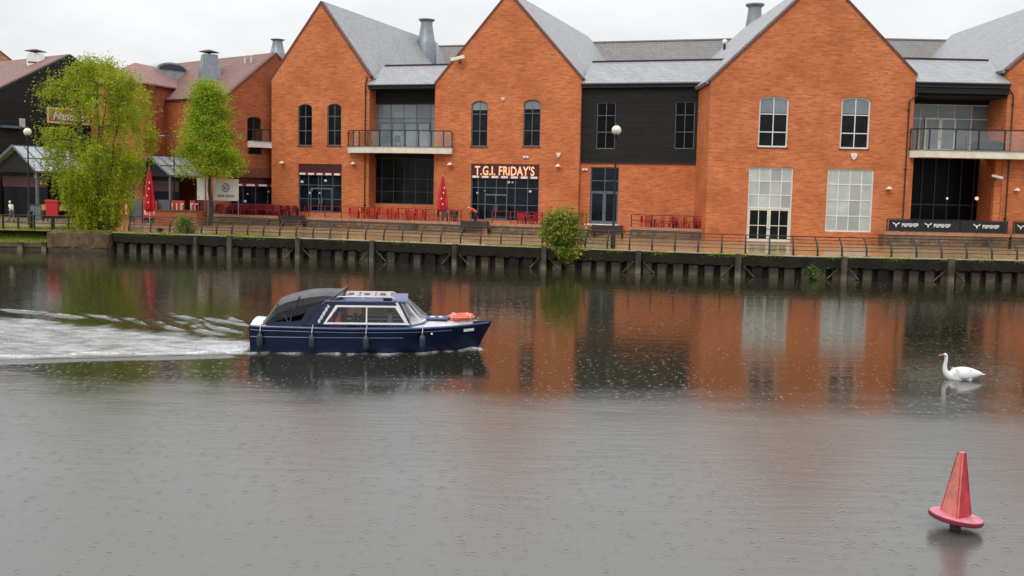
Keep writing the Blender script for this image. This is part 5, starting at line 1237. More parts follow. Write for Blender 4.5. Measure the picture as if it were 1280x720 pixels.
# cabin
def pxb(px): return (px-312)*.0246
ZB_, ZT_ = .86, 1.62
yb, yt = .95, .82          # half breadth at the foot and at the roof
def cside(x, z): u = (z-ZB_)/(ZT_-ZB_); return yb+(yt-yb)*u
wx = [pxb(403.5), pxb(508), pxb(494.5), pxb(418.5)]; wz = [.90+.02, .92, 1.475, 1.475]
def side_panel(sgn):
    outer = [(pxb(372), ZB_), (pxb(514), ZB_), (pxb(498), ZT_), (pxb(412), ZT_), (pxb(384), 1.42)]
    inner = list(zip(wx, wz))
    v, f = slab(outer, [inner], -.025, .025)
    return MB().add([(x, sgn*(cside(x, z)-y if True else 0), z) for x, y, z in v], f)
for sgn in (-1, 1):
    side_panel(sgn).build('cabin_side', NAVY, boat)
    wf = MB(); pts = list(zip(wx, wz)); e = .055
    cxm = sum(p[0] for p in pts)/4; czm = sum(p[1] for p in pts)/4
    inn = [(p[0]+(cxm-p[0])*.06, p[1]+(czm-p[1])*.15) for p in pts]; out = [(p[0]-(cxm-p[0])*.02, p[1]-(czm-p[1])*.05) for p in pts]
    for i in range(4):
        j = (i+1) % 4; poly = [out[i], out[j], inn[j], inn[i]]
        wf.add([(x, sgn*(cside(x, z)+.028), z) for x, z in poly]+[(x, sgn*(cside(x, z)+.055), z) for x, z in poly], [(0,1,2,3),(7,6,5,4),(0,4,5,1),(1,5,6,2),(2,6,7,3),(3,7,4,0)])
    xm = pxb(456.5)
    wf.add([(x, sgn*(cside(x, z)+d), z) for d in (.026,.052) for x, z in ((xm-.022, .93),(xm+.022,.93),(xm+.022,1.47),(xm-.022,1.47))], [(0,1,2,3),(7,6,5,4),(0,4,5,1),(1,5,6,2),(2,6,7,3),(3,7,4,0)])
    w_ = wf.build('window', BWHITE, boat)
    MB().add([(x, sgn*(cside(x, z)+.004), z) for x, z in zip(wx, wz)], [(0,1,2,3)]).build('pane', clear_glass('boat_glass', (.66,.68,.68), .05) if sgn < 0 else bpy.data.materials['boat_glass'], w_)
# roof with white boards and rails
m = MB(); xs_ = [pxb(404), pxb(416), pxb(460), pxb(500), pxb(508)]; vs = []
for x in xs_:
    for v in (-1,-.75,-.4,0,.4,.75,1): vs.append((x, v*.87, 1.635+.15*(1-v*v)))
for x in xs_:
    for v in (-1,-.75,-.4,0,.4,.75,1): vs.append((x, v*.88, 1.595+.14*(1-v*v)))
fs = []
for b_ in (0, 35):
    for i in range(4):
        for j in range(6): fs.append((b_+i*7+j, b_+(i+1)*7+j, b_+(i+1)*7+j+1, b_+i*7+j+1))
for i in range(4): fs += [(i*7, (i+1)*7, 35+(i+1)*7, 35+i*7), (i*7+6, 35+i*7+6, 35+(i+1)*7+6, (i+1)*7+6)]
fs += [tuple([j for j in range(7)]+[35+j for j in range(6,-1,-1)]), tuple([28+j for j in range(7)]+[63+j for j in range(6,-1,-1)])]
m.add(vs, fs); roof_o = m.build('cabin_roof', LILAC, boat)
for a, b_ in ((428,446),(448,466),(468,486)):
    for y0, y1 in ((-.62,-.04),(.04,.62)):
        m = MB(); z = 1.775 if True else 0
        xa, xb = pxb(a), pxb(b_); vs = [(x, y, 1.67+.14*(1-(y/.9)**2)+d) for d in (-.012,.012) for x, y in ((xa,y0),(xb,y0),(xb,y1),(xa,y1))]
        m.add(vs, [(0,3,2,1),(4,5,6,7),(0,1,5,4),(1,2,6,5),(2,3,7,6),(3,0,4,7)]); pnl = m.build('roof_board', BOARDW, boat)
        if rng.random() < 1.1:
            m = MB(); m.add([(xa+.1+(xb-xa-.25)*u, y0+.12+(y1-y0-.3)*v, 1.672+.14*(1-((y0+.12+(y1-y0-.3)*v)/.9)**2)+.018) for u, v in ((0,0),(1,.2),(.9,1),(.1,.8))], [(0,1,2,3)]); m.build('board_mark', DKRED if rng.random() < .5 else FEND, pnl)
for s in (-1, 1):
    m = MB(); m.tube([(pxb(416), s*.80, 1.69),(pxb(420), s*.80, 1.745),(pxb(488), s*.80, 1.745),(pxb(492), s*.80, 1.69)], .022, 6); m.tube([(pxb(452), s*.80, 1.68),(pxb(452), s*.80, 1.745)], .02, 6); m.build('grab_rail', BWHITE, boat)
m = MB(); m.box(pxb(477), pxb(488), -.9, -.66, 1.685, 1.725); m.build('nav_light', BLACK, boat)
# windscreen: raked centre pane and two quarter panes
bot = [(pxb(509), -.95, .90), (pxb(526), -.72, .96), (pxb(538), -.0, 1.0), (pxb(526), .72, .96), (pxb(509), .95, .90)]
topp = [(pxb(494), -.83, 1.60), (pxb(501), -.62, 1.66), (pxb(506), 0, 1.70), (pxb(501), .62, 1.66), (pxb(494), .83, 1.60)]
m = MB()
for i in (0,1,3,4): m.bar(bot[i], topp[i], .06 if i in (1,3) else .075)
for i in range(4): m.bar(bot[i], bot[i+1], .08); m.bar(topp[i], topp[i+1], .07)
ws = m.build('windscreen', BWHITE, boat)
MB().add(bot+topp, [(i, i+1, i+6, i+5) for i in range(4)]).build('pane', clear_glass('screen_glass', (.80,.78,.76), .16), ws)
m = MB()
for i in range(4): m.bar((bot[i][0]+.02, bot[i][1], bot[i][2]-.11), (bot[i+1][0]+.02, bot[i+1][1], bot[i+1][2]-.11), .14, .2)
m.build('cabin_coaming', LILAC, boat)
# coaming aft of the cabin and folded canopy
for s in (-1, 1):
    v, f = slab([(pxb(330), ZB_-.04), (pxb(376), ZB_-.04), (pxb(400), 1.50), (pxb(393), 1.50), (pxb(384), 1.06), (pxb(372), 1.0), (pxb(334), .94)], [], -.02, .02)
    MB().add([(x, s*(cside(x, z)+.03)+y, z) for x, y, z in v], f).build('cockpit_coaming', NAVY, boat)
prof = [(326, .90, .98), (332, 1.10, .97), (340, 1.36, .95), (346, 1.55, .93), (358, 1.68, .90), (372, 1.77, .88), (388, 1.85, .86), (404, 1.89, .85), (420, 1.88, .84), (427, 1.90, .80)]
skirt = [.88, .90, .95, 1.00, 1.08, 1.18, 1.30, 1.44, 1.62, 1.74]
vs = []; 
for (px, zt, hw), sk_ in zip(prof, skirt):
    x = pxb(px); sag = .02*math.sin(px*.35)
    row = [(-hw, sk_), (-hw*1.0, sk_+(zt-.12-sk_)*.55), (-hw*.96, zt-.12), (-hw*.7, zt-.03+sag), (-hw*.3, zt+.02+sag), (0, zt+.04), (hw*.3, zt+.02-sag), (hw*.7, zt-.03), (hw*.96, zt-.12), (hw, .9+(zt-1.02)*.55), (hw, .9)]
    vs += [(x+.03*math.sin(j*2.1+px), y, z) for j, (y, z) in enumerate(row)]
k = 11; nb = len(vs); m = MB().add(vs, [(i*k+j, (i+1)*k+j, (i+1)*k+j+1, i*k+j+1) for i in range(len(prof)-1) for j in range(k-1)])
m.add([(x, y*.965, z-.03) for x, y, z in vs], [(i*k+j+1, (i+1)*k+j+1, (i+1)*k+j, i*k+j) for i in range(len(prof)-1) for j in range(k-1)])
m.f += [(i*k+e, (i+1)*k+e, nb+(i+1)*k+e, nb+i*k+e) for i in range(len(prof)-1) for e in (0, k-1)] + [(r*k+j, r*k+j+1, nb+r*k+j+1, nb+r*k+j) for r in (0, len(prof)-1) for j in range(k-1)]
cv = m.build('canopy', CANV, boat)
cv.data.materials.append(plain('canvas_sheen', (.055,.055,.06), .4, var=.35, scale=3, bmp=.04))  # wet sheen of the canopy top, put into a paler canvas colour
for i_, p_ in enumerate(cv.data.polygons): p_.material_index = 1 if i_ < 90 and 2 <= i_ % 10 <= 7 else 0
m = MB(); 
for s in (-1, 1): m.tube([(pxb(400), s*.86, 1.50), (pxb(427), s*.80, 1.93)], .025, 6)
m.tube([(pxb(427), -.80, 1.93), (pxb(427), .80, 1.93)], .025, 6); m.build('canopy_bow', FEND, cv)
for px, zl in ((345, 1.5), (372, 1.72)):
    m = MB()
    m.tube([(pxb(px), s*.88, zl) if True else None for s in (-1, 1)], .02, 6); m.tube([(pxb(360), -.93, .9),(pxb(px), -.88, zl)], .02, 6); m.tube([(pxb(360), .93, .9),(pxb(px), .88, zl)], .02, 6); m.build('canopy_bow', FEND, cv)
m = MB(); m.box(pxb(352), pxb(385), -.80, .80, .16, .78); m.box(pxb(340), pxb(352), -.8, .8, .16, 1.02); m.build('cockpit_seat', CANV, boat)
for px in (420, 448): 
    for y in (-.58, .45): m = MB(); m.box(pxb(px)-.22, pxb(px)+.22, y-.24, y+.24, .16, .56); m.box(pxb(px)-.26, pxb(px)-.17, y-.24, y+.24, .563, 1.12); m.build('cabin_seat', CLR if px < 430 and y < 0 else CANV, boat, bevel=.03)
m = MB(); m.box(pxb(500), pxb(506), -.7, .7, .16, 1.05); m.build('dashboard', CANV, boat); m = MB(); m.torus((pxb(498), -.35, 1.08), .17, .02, 18, 6, Matrix.Rotation(R(70), 3, 'Y')); m.build('steering_wheel', BLACK, boat)
# fenders on lanyards
for px in (325.5, 389.5, 456.5, 527):
    x = pxb(px); m = MB(); y = -(hb(x)+.11); z0 = sh(x)-.22
    m.lathe([(.02,-.46),(.07,-.43),(.095,-.34),(.10,-.14),(.085,-.05),(.035,.0),(.03,.05)], 12, (x, y, z0)); f_ = m.build('fender', FEND, boat, smooth=True)
    m = MB(); m.tube([(x, y, z0+.04), (x+.01, -(hb(x)+.05), sh(x)-.02), (x+.02, -(hb(x)-.08), sh(x)+.06)], .016, 6); m.build('lanyard', ROPE, f_)
# name on the cabin side, bow plate, hatch, cleats
m = MB(); x = .0
v0 = Vector((pxb(397.5), 0, .93)); v1 = Vector((pxb(410.5), 0, 1.47)); d = (v1-v0); ln = d.length; d.normalize(); nn = Vector((-d.z, 0, d.x))
for i in range(9):
    a = v0+d*(ln*i/9); b_ = a+d*(ln/9*.72); w_ = .03
    for p_, q_ in (((a, a+nn*.075) if i % 2 else (a, b_)), (a+nn*.0, b_+nn*.075), (b_, b_+nn*.075)):
        P0 = Vector((p_.x, -(cside(0, p_.z)+.033), p_.z)); Q0 = Vector((q_.x, -(cside(0, q_.z)+.033), q_.z)); m.bar(P0, Q0, .022, .022)
m.build('name_lettering', BWHITE, boat)
xa, xb = pxb(581.5), pxb(595); m = MB(); m.add([(x-.03, -((wb(x)*.1+hb(x)*.9)+.02-dd), z) for dd in (0,.03) for x, z in ((xa, .64),(xb,.66),(xb,.78),(xa,.76))], [(0,1,2,3),(7,6,5,4),(0,4,5,1),(1,5,6,2),(2,6,7,3),(3,7,4,0)]); m.build('number_plate', BWHITE, boat)
m = MB(); m.box(pxb(531), pxb(560), -.45, .25, 1.0, 1.055); hch = m.build('foredeck_hatch', NAVYL, boat, bevel=.02); m = MB(); m.box(pxb(537), pxb(543), -.25,.05,1.058,1.07); m.box(pxb(548), pxb(553), -.25,.05,1.058,1.07); m.build('hatch_strap', BWHITE, hch)
m = MB(); m.ball((pxb(539), -(hb(pxb(539))*.93+wb(pxb(539))*.07)-.0, .62), .04, 8, 6); m.build('skin_fitting', BWHITE, boat)
m = MB(); m.tube([(pxb(600), -.12, 1.01),(pxb(600), .12, 1.01)], .03, 6); m.tube([(pxb(600), 0, .93),(pxb(600), 0, 1.01)], .03, 6); m.build('cleat', GREYMET, boat)
def bw(x, y, z): v = boat.matrix_basis @ Vector((x, y, z)); return v
boat.matrix_basis  # location and rotation are set above
def bwp(x, y, z): return BO + Vector((x*math.cos(BANG)-y*math.sin(BANG), x*math.sin(BANG)+y*math.cos(BANG), z))
t = thing('life_ring', 'orange life ring lying on the white foredeck of the boat', 'life ring', bwp(pxb(577), -.02, 1.055), BANG)
m = MB(); m.torus((0,0,0), .33, .095, 32, 12, Matrix.Rotation(R(-4), 3, 'Y')); m.build('ring', ORANGE, t, smooth=True)
m = MB(); m.torus((0,0,.02), .44, .012, 32, 6); m.build('grab_line', ROPE, t)
for i in range(4):
    a = R(45+90*i); m = MB(); m.torus((0,0,0), .105, .014, 12, 6, Matrix.Rotation(R(90), 3, 'X')); o = m.build('band', BWHITE, t); o.location = (.33*math.cos(a), .33*math.sin(a), 0); o.rotation_euler = (0,0,a)
hd = BANG-R(90)
for px, y, top, lab, hair, ln in ((419, -.60, CLR, 'passenger in a red coat in the aft seat of the boat cabin', HAIRD, .0), (447, .40, CLD, 'passenger in dark clothes in the middle of the boat cabin', HAIRD, .02), (421, .45, CLD, 'passenger in dark clothes in the far aft seat of the boat cabin', HAIRD, .04), (486, -.56, CLBL, 'person in a blue patterned top at the wheel of the boat', HAIRD, -.04)):
    person(bwp(pxb(px)-.02, y, .055), hd, lab, seated(ln), top, CLD, hair=hair, scale=.98)
m = MB(); m.box(pxb(485)-.25, pxb(485)+.2, -.80,-.32,.16,.60); m.box(pxb(485)-.30, pxb(485)-.2, -.80,-.32,.603,1.0); m.build('helm_seat', CANV, boat, bevel=.03)
# ------------------------------------------------------------------ swan
q = hit_z(1200, 473.5, 0)
sw = thing('swan', 'white swan swimming left near the right edge of the river', 'swan', q-Vector((.02,0,.05)), R(2))
FEATH = plain('white_feathers', (.74,.73,.74), .75, var=.10, scale=6, bmp=.01)
J = [(.05,0,.125),(-.12,0,.118),(-.30,0,.13),(.25,0,.135),(.42,0,.15),(.60,0,.155), (-.40,0,.20),(-.445,0,.31),(-.445,0,.43),(-.43,0,.55),(-.42,0,.65),(-.425,0,.72),(-.455,0,.755),(-.51,0,.75)]
E = [(0,1),(1,2),(0,3),(3,4),(4,5),(2,6),(6,7),(7,8),(8,9),(9,10),(10,11),(11,12),(12,13)]
rr = [(.20,.23),(.20,.24),(.13,.16),(.17,.19),(.12,.12),(.04,.035),.10,.072,.058,.052,.050,.052,.060,.042]
rr = [r if isinstance(r, tuple) else (r, r) for r in rr]
bd = skin(J, E, rr); bd.build('body', FEATH, sw, smooth=True)
for s in (-1, 1):
    vs = []; fs = []; n = 16; K_ = 9
    for i in range(n+1):
        u = i/n; x = -.30+.98*u; hh_ = .215*max(math.sin(math.pi*min(1, .03+.97*u**.72)), .0)**.75+.006; ww_ = .215*max(math.sin(math.pi*min(1, .04+.96*u**.8)), 0)**.7+.004
        for j in range(K_): a = R(-35+125*j/(K_-1)); vs.append((x, s*(ww_*math.cos(a)+.012), .175+.03*u+hh_*math.sin(a)*.98))
    for i in range(n):
        for j in range(K_-1): fs.append((i*K_+j, (i+1)*K_+j, (i+1)*K_+j+1, i*K_+j+1))
    w = MB().add(vs, fs).build('wing', FEATH, sw, smooth=True); so = w.modifiers.new('thick', 'SOLIDIFY'); so.thickness = .02
m = MB(); m.add([(.48,-.09,.15),(.48,.09,.15),(.74,.03,.185),(.74,-.03,.185),(.48,-.08,.22),(.48,.08,.22),(.74,.025,.20),(.74,-.025,.20)], [(0,3,2,1),(4,5,6,7),(0,1,5,4),(1,2,6,5),(2,3,7,6),(3,0,4,7)]); m.build('tail', FEATH, sw, bevel=.01)
m = MB(); m.tube([(-.535,0,.752),(-.60,0,.73),(-.655,0,.712)], [.030,.024,.012], 8); m.build('bill', plain('orange_bill', (.55,.14,.02), .4), sw, smooth=True)
m = MB(); m.ball((-.545,0,.772), .020, 8, 6); m.tube([(-.53,-.034,.765),(-.545,-.02,.752)], .008, 5); m.tube([(-.53,.034,.765),(-.545,.02,.752)], .008, 5); m.build('bill_knob', BLACK, sw)
m = MB()
for s in (-1, 1): m.ball((-.495, s*.050, .772), .009, 6, 5)
m.build('eyes', BLACK, sw)
# ------------------------------------------------------------------ channel marker
q = hit_z(1194, 661, 0)
bu = thing('channel_marker', 'red wedge shaped channel marker standing on a round plate at lower right', 'channel marker', q)
BRED = plain('marker_red', (.55,.04,.06), .55, var=.5, scale=5, bmp=.01); BREDLIT = plain('marker_red_sunlit', (.62,.20,.15), .6, var=.3, scale=5); BPINK = plain('marker_pink', (.66,.22,.27), .45, var=.35, scale=7); BDK = plain('marker_edge', (.16,.015,.03), .5); RUSTY = plain('marker_pole', (.075,.06,.03), .7, var=.4, scale=6)
m = MB(); m.lathe([(.085,-1.5),(.085,.22)], 14); m.build('pole', RUSTY, bu, smooth=True)
hd_ = bpy.data.objects.new('head', None)
zt = hit_y(1193, 566, q.y).z; zd_ = hit_y(1194, 646, q.y).z; tl = Matrix.Rotation(R(8.0), 3, 'Y')
def tilt(mb, f=1.0): r_ = Matrix.Rotation(R(7.0*f), 3, 'Y'); mb.v = [tuple(r_ @ Vector((x, y, z-zd_)) + Vector((0,0,zd_))) for x, y, z in mb.v]; return mb
m = MB(); m.lathe([(.400,zd_-.045),(.412,zd_-.030),(.412,zd_+.018),(.40,zd_+.022)], 40); tilt(m).build('plate_rim', BDK, bu)
m = MB(); m.lathe([(.398,zd_+.0225),(.398,zd_+.031)], 40); tilt(m).build('plate', BPINK, bu)
h = zt-zd_-.03; bz = zd_+.032; r1, r2 = .27, .075
def tri(r, rot): return [(r*math.cos(R(rot+120*i)), r*math.sin(R(rot+120*i))) for i in range(3)]
ba, tb = tri(r1, -110), tri(r2, -110)
for i in range(3):
    j = (i+1) % 3; o_ = [(*ba[i], bz), (*ba[j], bz), (*tb[j], bz+h), (*tb[i], bz+h)]; cn = Vector(((ba[i][0]+ba[j][0])/2, (ba[i][1]+ba[j][1])/2, 0)).normalized()*.022
    m = MB(); m.add(o_+[(x-cn.x, y-cn.y, z) for x, y, z in o_], [(0,1,2,3),(7,6,5,4),(0,4,5,1),(1,5,6,2),(2,6,7,3),(3,7,4,0)]); tilt(m, .25).build('face_panel', BREDLIT if i == 2 else BRED, bu)  # sunlit face: the light on it is put into a salmon red
m = MB(); m.add([(*p, bz+h) for p in tb]+[(*p, bz+h+.012) for p in tb], [(2,1,0),(3,4,5),(0,1,4,3),(1,2,5,4),(2,0,3,5)]); tilt(m, .25).build('top_cap', BREDLIT, bu)
bpy.data.objects.remove(hd_)
# ------------------------------------------------------------------ water
xg = np.concatenate([np.arange(-700,-60,40), np.arange(-60,-24,.6), np.arange(-24,1.0,.085), np.arange(1.0,60,.6), np.arange(60,701,40)])
yg = np.concatenate([np.arange(-160,4,20), np.arange(4,26,.3), np.arange(26,43,.075), np.arange(43,100,.4)])
# the sheet ends just behind the quay face
X, Y = np.meshgrid(xg, yg)
ca, sa = math.cos(BANG), math.sin(BANG)
bx = (X-BO.x)*ca+(Y-BO.y)*sa; by = -(X-BO.x)*sa+(Y-BO.y)*ca       # boat coordinates
s_ = np.clip(-bx, 0, None)
def sm(a, b, v): u = np.clip((v-a)/(b-a), 0, 1); return u*u*(3-2*u)
jig = .25*np.sin(s_*1.9+by*.6)+.18*np.sin(s_*4.3+1.0)+.12*np.sin(s_*9.1+by*2)
wob = np.minimum(1, s_/2)*(.16*np.sin(s_*.9+.6)+.10*np.sin(s_*2.3+1.1)+.06*np.sin(s_*5.1))
wf_, wn_ = 1.35+.54*s_+jig*np.minimum(1, s_/2), 1.15+.15*s_+wob
inw = sm(0, .6, -bx)*(1-sm(-1.3, .5, by-wf_))*(1-sm(-.7, .5, -by-wn_))
turb = inw*np.exp(-s_/38)*(1-.92*sm(.3,1.5,-bx)*np.exp(-((-by-(.72+.16*s_+wob))/(.07+.006*s_))**2))
turb = np.maximum(turb, .75*sm(.1,.8,-bx)*np.exp(-s_/25)*np.exp(-((-by-(1.12+.165*s_+wob))/(.20+.012*s_))**2))
Z = np.zeros_like(X)
phs = rng.uniform(0, 6.28, 40)
for i in range(26):
    lam = rng.uniform(.35, 1.5); th = R(90)+rng.normal(0, .35); kx, ky = math.cos(th)*2*math.pi/lam, math.sin(th)*2*math.pi/lam
    Z += turb*.0085*lam**.8*np.sin(kx*bx+ky*by+phs[i])
# divergent crests on the far side, transverse swell on the near side
mk = sm(.1, .9, -bx)*np.exp(-s_/14)
c = 1.05+.16*s_+wob; Z += sm(.1,.9,-bx)*np.exp(-s_/40)*(.075*np.exp(-((-by-c)/.20)**2)-.06*np.exp(-((-by-c+.42)/.16)**2))
c = 1.55+.21*s_; Z += sm(.1,.9,-bx)*np.exp(-s_/40)*(.04*np.exp(-((-by-c)/.28)**2))
# short diagonal crests peeling off the far side of the wake
CRESTS = [((311,408),(258,396)),((300,417),(206,388)),((276,419),(217,400)),((232,413),(184,400)),((262,410),(232,400)),((186,406),(148,396)),((150,402),(112,392)),((104,398),(60,391)),((70,404),(8,397)),((60,391),(2,386)),((306,402),(280,394))]
crf = np.zeros_like(X)
for k, (p_, q_) in enumerate(CRESTS):
    a_, b_ = hit_z(*p_, 0), hit_z(*q_, 0); dx, dy = b_.x-a_.x, b_.y-a_.y; ln = math.hypot(dx, dy); dx /= ln; dy /= ln
    al_ = ((X-a_.x)*dx+(Y-a_.y)*dy)/ln; pe = -(X-a_.x)*dy+(Y-a_.y)*dx + .12*np.sin(al_*ln*1.6+k)
    env = sm(-.15,.2,al_)*(1-sm(.6,1.15,al_)); Z += .05*env*(np.exp(-(pe/.13)**2)-.5*np.exp(-((pe-.3)/.18)**2)); crf = np.maximum(crf, env*np.exp(-((pe+.02)/.09)**2)*np.clip(.55+.6*np.sin(al_*ln*5+k)+.4*np.sin(al_*ln*13), .1, 1))
# bow wave along the hull
hbx = np.interp(bx, [0,.6,2,4.2,5.0,5.8,6.4,6.8,6.95], [.98,1.03,1.09,1.04,.88,.58,.28,.07,.0])
dist = np.abs(by)-hbx; al = (bx > -.3)*(bx < 7.2)
Z += al*(.05*np.exp(-((dist-.08)/.16)**2)*(.4+.6*np.sin(bx*3.0)**2)+.05*np.exp(-((bx-6.9)/.3)**2)*np.exp(-(by/.35)**2))
nf = np.sin(bx*7.3+3*np.sin(bx*2.1))*np.sin(bx*3.1+1.7)
foam = al*np.exp(-(np.clip(dist, -.3, None)/(.30+.12*np.sin(bx*5)))**2)*np.clip(.45+.9*nf, 0, 1)*1.0 + np.exp(-((bx-6.75)/.38)**2)*np.exp(-((np.abs(by)-.10)/.22)**2)*.9 + .8*sm(.0,.3,-bx)*np.exp(-s_/1.2)*np.exp(-(by/1.0)**4)
foam += .8*np.exp(-(((-by)-(1.08+.16*s_+wob))/(.13+.008*s_))**2)*sm(.1,.6,-bx)*np.exp(-s_/16)
foam += .7*crf
V = np.stack([X.ravel(), Y.ravel(), Z.ravel()], 1); nx, ny = len(xg), len(yg)
idx = np.arange(nx*ny).reshape(ny, nx); F = np.stack([idx[:-1,:-1], idx[:-1,1:], idx[1:,1:], idx[1:,:-1]], -1).reshape(-1,4)
def water_mat():
    m, nt, p = new_mat('river_water'); v = obj_co(nt)
    at1 = nt.nodes.new('ShaderNodeAttribute'); at1.attribute_name = 'wake'; at2 = nt.nodes.new('ShaderNodeAttribute'); at2.attribute_name = 'foam'
    sx = nt.nodes.new('ShaderNodeSeparateXYZ'); L(nt, v, sx.inputs[0])
    ruf = noise(nt, v, .12, 3, .55, (.35,1,1))                    # wind-ruffled and calm patches
    w1 = noise(nt, v, 1.0, 3, .6, (1.1,4.2,1)); w2 = noise(nt, v, 1.0, 2, .5, (.35,1.1,1)); w3 = noise(nt, v, 9.0, 2, .6, (.8,1.6,1))
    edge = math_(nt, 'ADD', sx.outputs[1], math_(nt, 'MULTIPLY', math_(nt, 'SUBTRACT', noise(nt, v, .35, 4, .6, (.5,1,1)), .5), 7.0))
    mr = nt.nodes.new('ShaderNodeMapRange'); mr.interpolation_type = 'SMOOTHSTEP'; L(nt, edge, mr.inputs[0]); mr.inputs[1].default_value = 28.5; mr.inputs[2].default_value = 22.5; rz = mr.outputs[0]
    # rain: small rings, some of them fresh splashes
    def drops(scale, r, seed):
        mp = nt.nodes.new('ShaderNodeMapping'); mp.inputs['Location'].default_value = (seed, seed*2.3, 0); mp.inputs['Scale'].default_value = (scale*.8,)*3; L(nt, v, mp.inputs[0])
        vo = nt.nodes.new('ShaderNodeTexVoronoi'); vo.voronoi_dimensions = '2D'; vo.inputs['Scale'].default_value = 1; vo.inputs['Randomness'].default_value = 1; L(nt, mp.outputs[0], vo.inputs['Vector'])
        c = nt.nodes.new('ShaderNodeSeparateColor'); L(nt, vo.outputs['Color'], c.inputs[0])
        rr_ = math_(nt, 'DIVIDE', vo.outputs['Distance'], r)
        ring = math_(nt, 'MULTIPLY', math_(nt, 'SINE', math_(nt, 'MULTIPLY', rr_, 9.4)), math_(nt, 'SUBTRACT', 1.0, rr_, True))
        return math_(nt, 'MULTIPLY', ring, math_(nt, 'GREATER_THAN', c.outputs[0], .45)), math_(nt, 'MULTIPLY', math_(nt, 'LESS_THAN', vo.outputs['Distance'], r*.17), math_(nt, 'GREATER_THAN', c.outputs[1], .62))
    d1, f1 = drops(2.6, .34, 3.0); d2, f2 = drops(4.5, .42, 9.0)
    h = math_(nt, 'ADD', math_(nt, 'MULTIPLY', math_(nt, 'MULTIPLY', w1, math_(nt, 'ADD', 1.0, math_(nt, 'MULTIPLY', rz, math_(nt, 'MULTIPLY', ruf, 3.6)))), WP['w1']), math_(nt, 'MULTIPLY', w2, WP['w2']))
    h = math_(nt, 'ADD', h, math_(nt, 'MULTIPLY', w3, WP['w3']))
    h = math_(nt, 'ADD', h, math_(nt, 'MULTIPLY', math_(nt, 'MULTIPLY', math_(nt, 'ADD', d1, math_(nt, 'MULTIPLY', d2, .6)), math_(nt, 'ADD', 1.0, math_(nt, 'MULTIPLY', rz, 1.2))), WP['drop']))
    h = math_(nt, 'ADD', h, math_(nt, 'MULTIPLY', math_(nt, 'MULTIPLY', noise(nt, v, 2.2, 4, .7, (1,2.4,1)), at1.outputs['Fac']), WP['wk']))
    b = nt.nodes.new('ShaderNodeBump'); b.inputs['Strength'].default_value = 1.0; b.inputs['Distance'].default_value = 1.0; L(nt, h, b.inputs['Height']); L(nt, b.outputs[0], p.inputs['Normal'])
    fn = noise(nt, v, 1.7, 5, .68, (.45,1.7,1))
    wkf = math_(nt, 'MULTIPLY', ramp(nt, fn, [(.36, .25), (.60, 1.0)]), math_(nt, 'MULTIPLY', at1.outputs['Fac'], WP['wkfoam']))
    fm = math_(nt, 'ADD', wkf, math_(nt, 'MULTIPLY', at2.outputs['Fac'], ramp(nt, noise(nt, v, 9.0, 3, .6), [(.35, .2), (.6, 1.0)])), True)
    fm = math_(nt, 'ADD', fm, math_(nt, 'MULTIPLY', math_(nt, 'MULTIPLY', math_(nt, 'ADD', f1, f2, True), math_(nt, 'SUBTRACT', 1.0, rz, True)), math_(nt, 'MULTIPLY', ramp(nt, noise(nt, v, .5, 3, .65), [(.36, .15), (.62, 1.0)]), WP['splash'])), True)
    L(nt, mix(nt, fm, mix(nt, rz, WP['base'], WP['near_sheen']), (.62,.63,.62)), p.inputs['Base Color'])  # near water: grey sky sheen put into a lighter base colour
    rg = math_(nt, 'ADD', WP['r0'], math_(nt, 'MULTIPLY', ramp(nt, ruf, [(.35, 0.0), (.65, 1.0)]), WP['r1']))
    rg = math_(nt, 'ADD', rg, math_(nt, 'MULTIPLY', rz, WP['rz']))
    L(nt, math_(nt, 'ADD', rg, math_(nt, 'MULTIPLY', fm, .4), True), p.inputs['Roughness'])
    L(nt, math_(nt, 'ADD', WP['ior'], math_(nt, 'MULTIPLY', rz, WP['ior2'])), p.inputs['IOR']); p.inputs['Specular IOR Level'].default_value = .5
    return m
WP = dict(w1=.0022, w2=.006, w3=.0003, drop=.0012, wk=.075, wkfoam=.60, splash=.52, base=(.020,.019,.009), r0=.07, r1=.05, ior=1.5, rz=.15, near_sheen=(.085,.083,.074), ior2=.25)
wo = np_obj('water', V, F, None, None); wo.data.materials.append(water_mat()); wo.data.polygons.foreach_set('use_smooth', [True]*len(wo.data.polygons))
for nm, arr in (('wake', turb), ('foam', np.clip(foam, 0, 1))):
    a = wo.data.attributes.new(nm, 'FLOAT', 'POINT'); a.data.foreach_set('value', arr.ravel().astype(np.float32))
tag(wo, kind='structure')
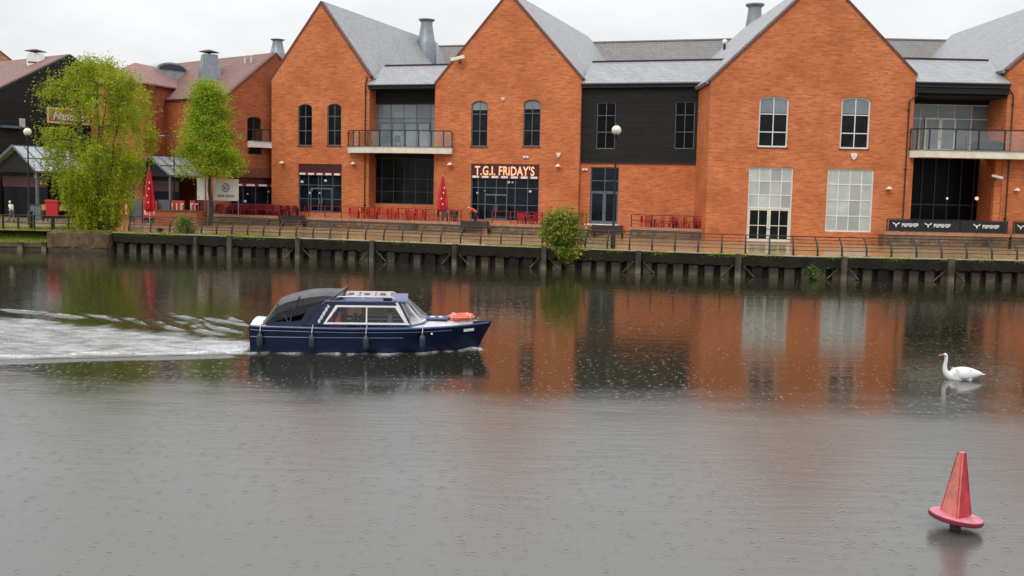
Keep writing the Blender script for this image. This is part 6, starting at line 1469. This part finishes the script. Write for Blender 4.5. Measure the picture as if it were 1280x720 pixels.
# ------------------------------------------------------------------ sky, sun, exposure
SUN_EL, SUN_AZ = 48, 205      # azimuth clockwise from +Y: behind the camera, a little to its left
w = bpy.data.worlds.new('World'); S.world = w; w.use_nodes = True; nt = w.node_tree
bg = nt.nodes['Background']; bg.inputs['Strength'].default_value = .1
sk = nt.nodes.new('ShaderNodeTexSky'); sk.sky_type = 'NISHITA'; sk.sun_disc = False; sk.sun_elevation = R(SUN_EL); sk.sun_rotation = R(SUN_AZ); sk.air_density = 1.5; sk.dust_density = 4
tc = nt.nodes.new('ShaderNodeTexCoord'); sp = nt.nodes.new('ShaderNodeSeparateXYZ'); L(nt, tc.outputs['Generated'], sp.inputs[0])
el = math_(nt, 'MAXIMUM', sp.outputs[2], 0.0)
cie = math_(nt, 'ADD', 8.1, math_(nt, 'MULTIPLY', el, 13.0))       # overcast: brighter overhead than at the horizon
cn = noise(nt, tc.outputs['Generated'], 2.2, 5, .6, (1,1,2.6)); cl = math_(nt, 'MULTIPLY', cie, ramp(nt, cn, [(.32, .80), (.62, 1.04)]))
cc = nt.nodes.new('ShaderNodeCombineColor')
for i, k in enumerate((.985, 1.0, 1.02)): L(nt, math_(nt, 'MULTIPLY', cl, k), cc.inputs[i])
L(nt, mix(nt, .93, sk.outputs[0], cc.outputs[0]), bg.inputs['Color'])
sd = bpy.data.lights.new('sun', 'SUN'); sd.energy = 1.0; sd.angle = R(25); sd.color = (1.0,.96,.90); so = bpy.data.objects.new('sun', sd); C.objects.link(so)
az = R(SUN_AZ); dirv = Vector((math.sin(az)*math.cos(R(SUN_EL)), math.cos(az)*math.cos(R(SUN_EL)), math.sin(R(SUN_EL))))
so.rotation_euler = dirv.to_track_quat('Z', 'Y').to_euler(); so.location = (0,-30,60)
S.view_settings.view_transform = 'Standard'; S.view_settings.look = 'None'; S.view_settings.gamma = 1; S.view_settings.exposure = 0.0; S.view_settings.use_curve_mapping = False
S.render.engine = 'CYCLES'; S.cycles.max_bounces = 6; S.cycles.transparent_max_bounces = 12; S.cycles.caustics_reflective = False; S.cycles.caustics_refractive = False
try: S.cycles.use_denoising = True
except Exception: pass
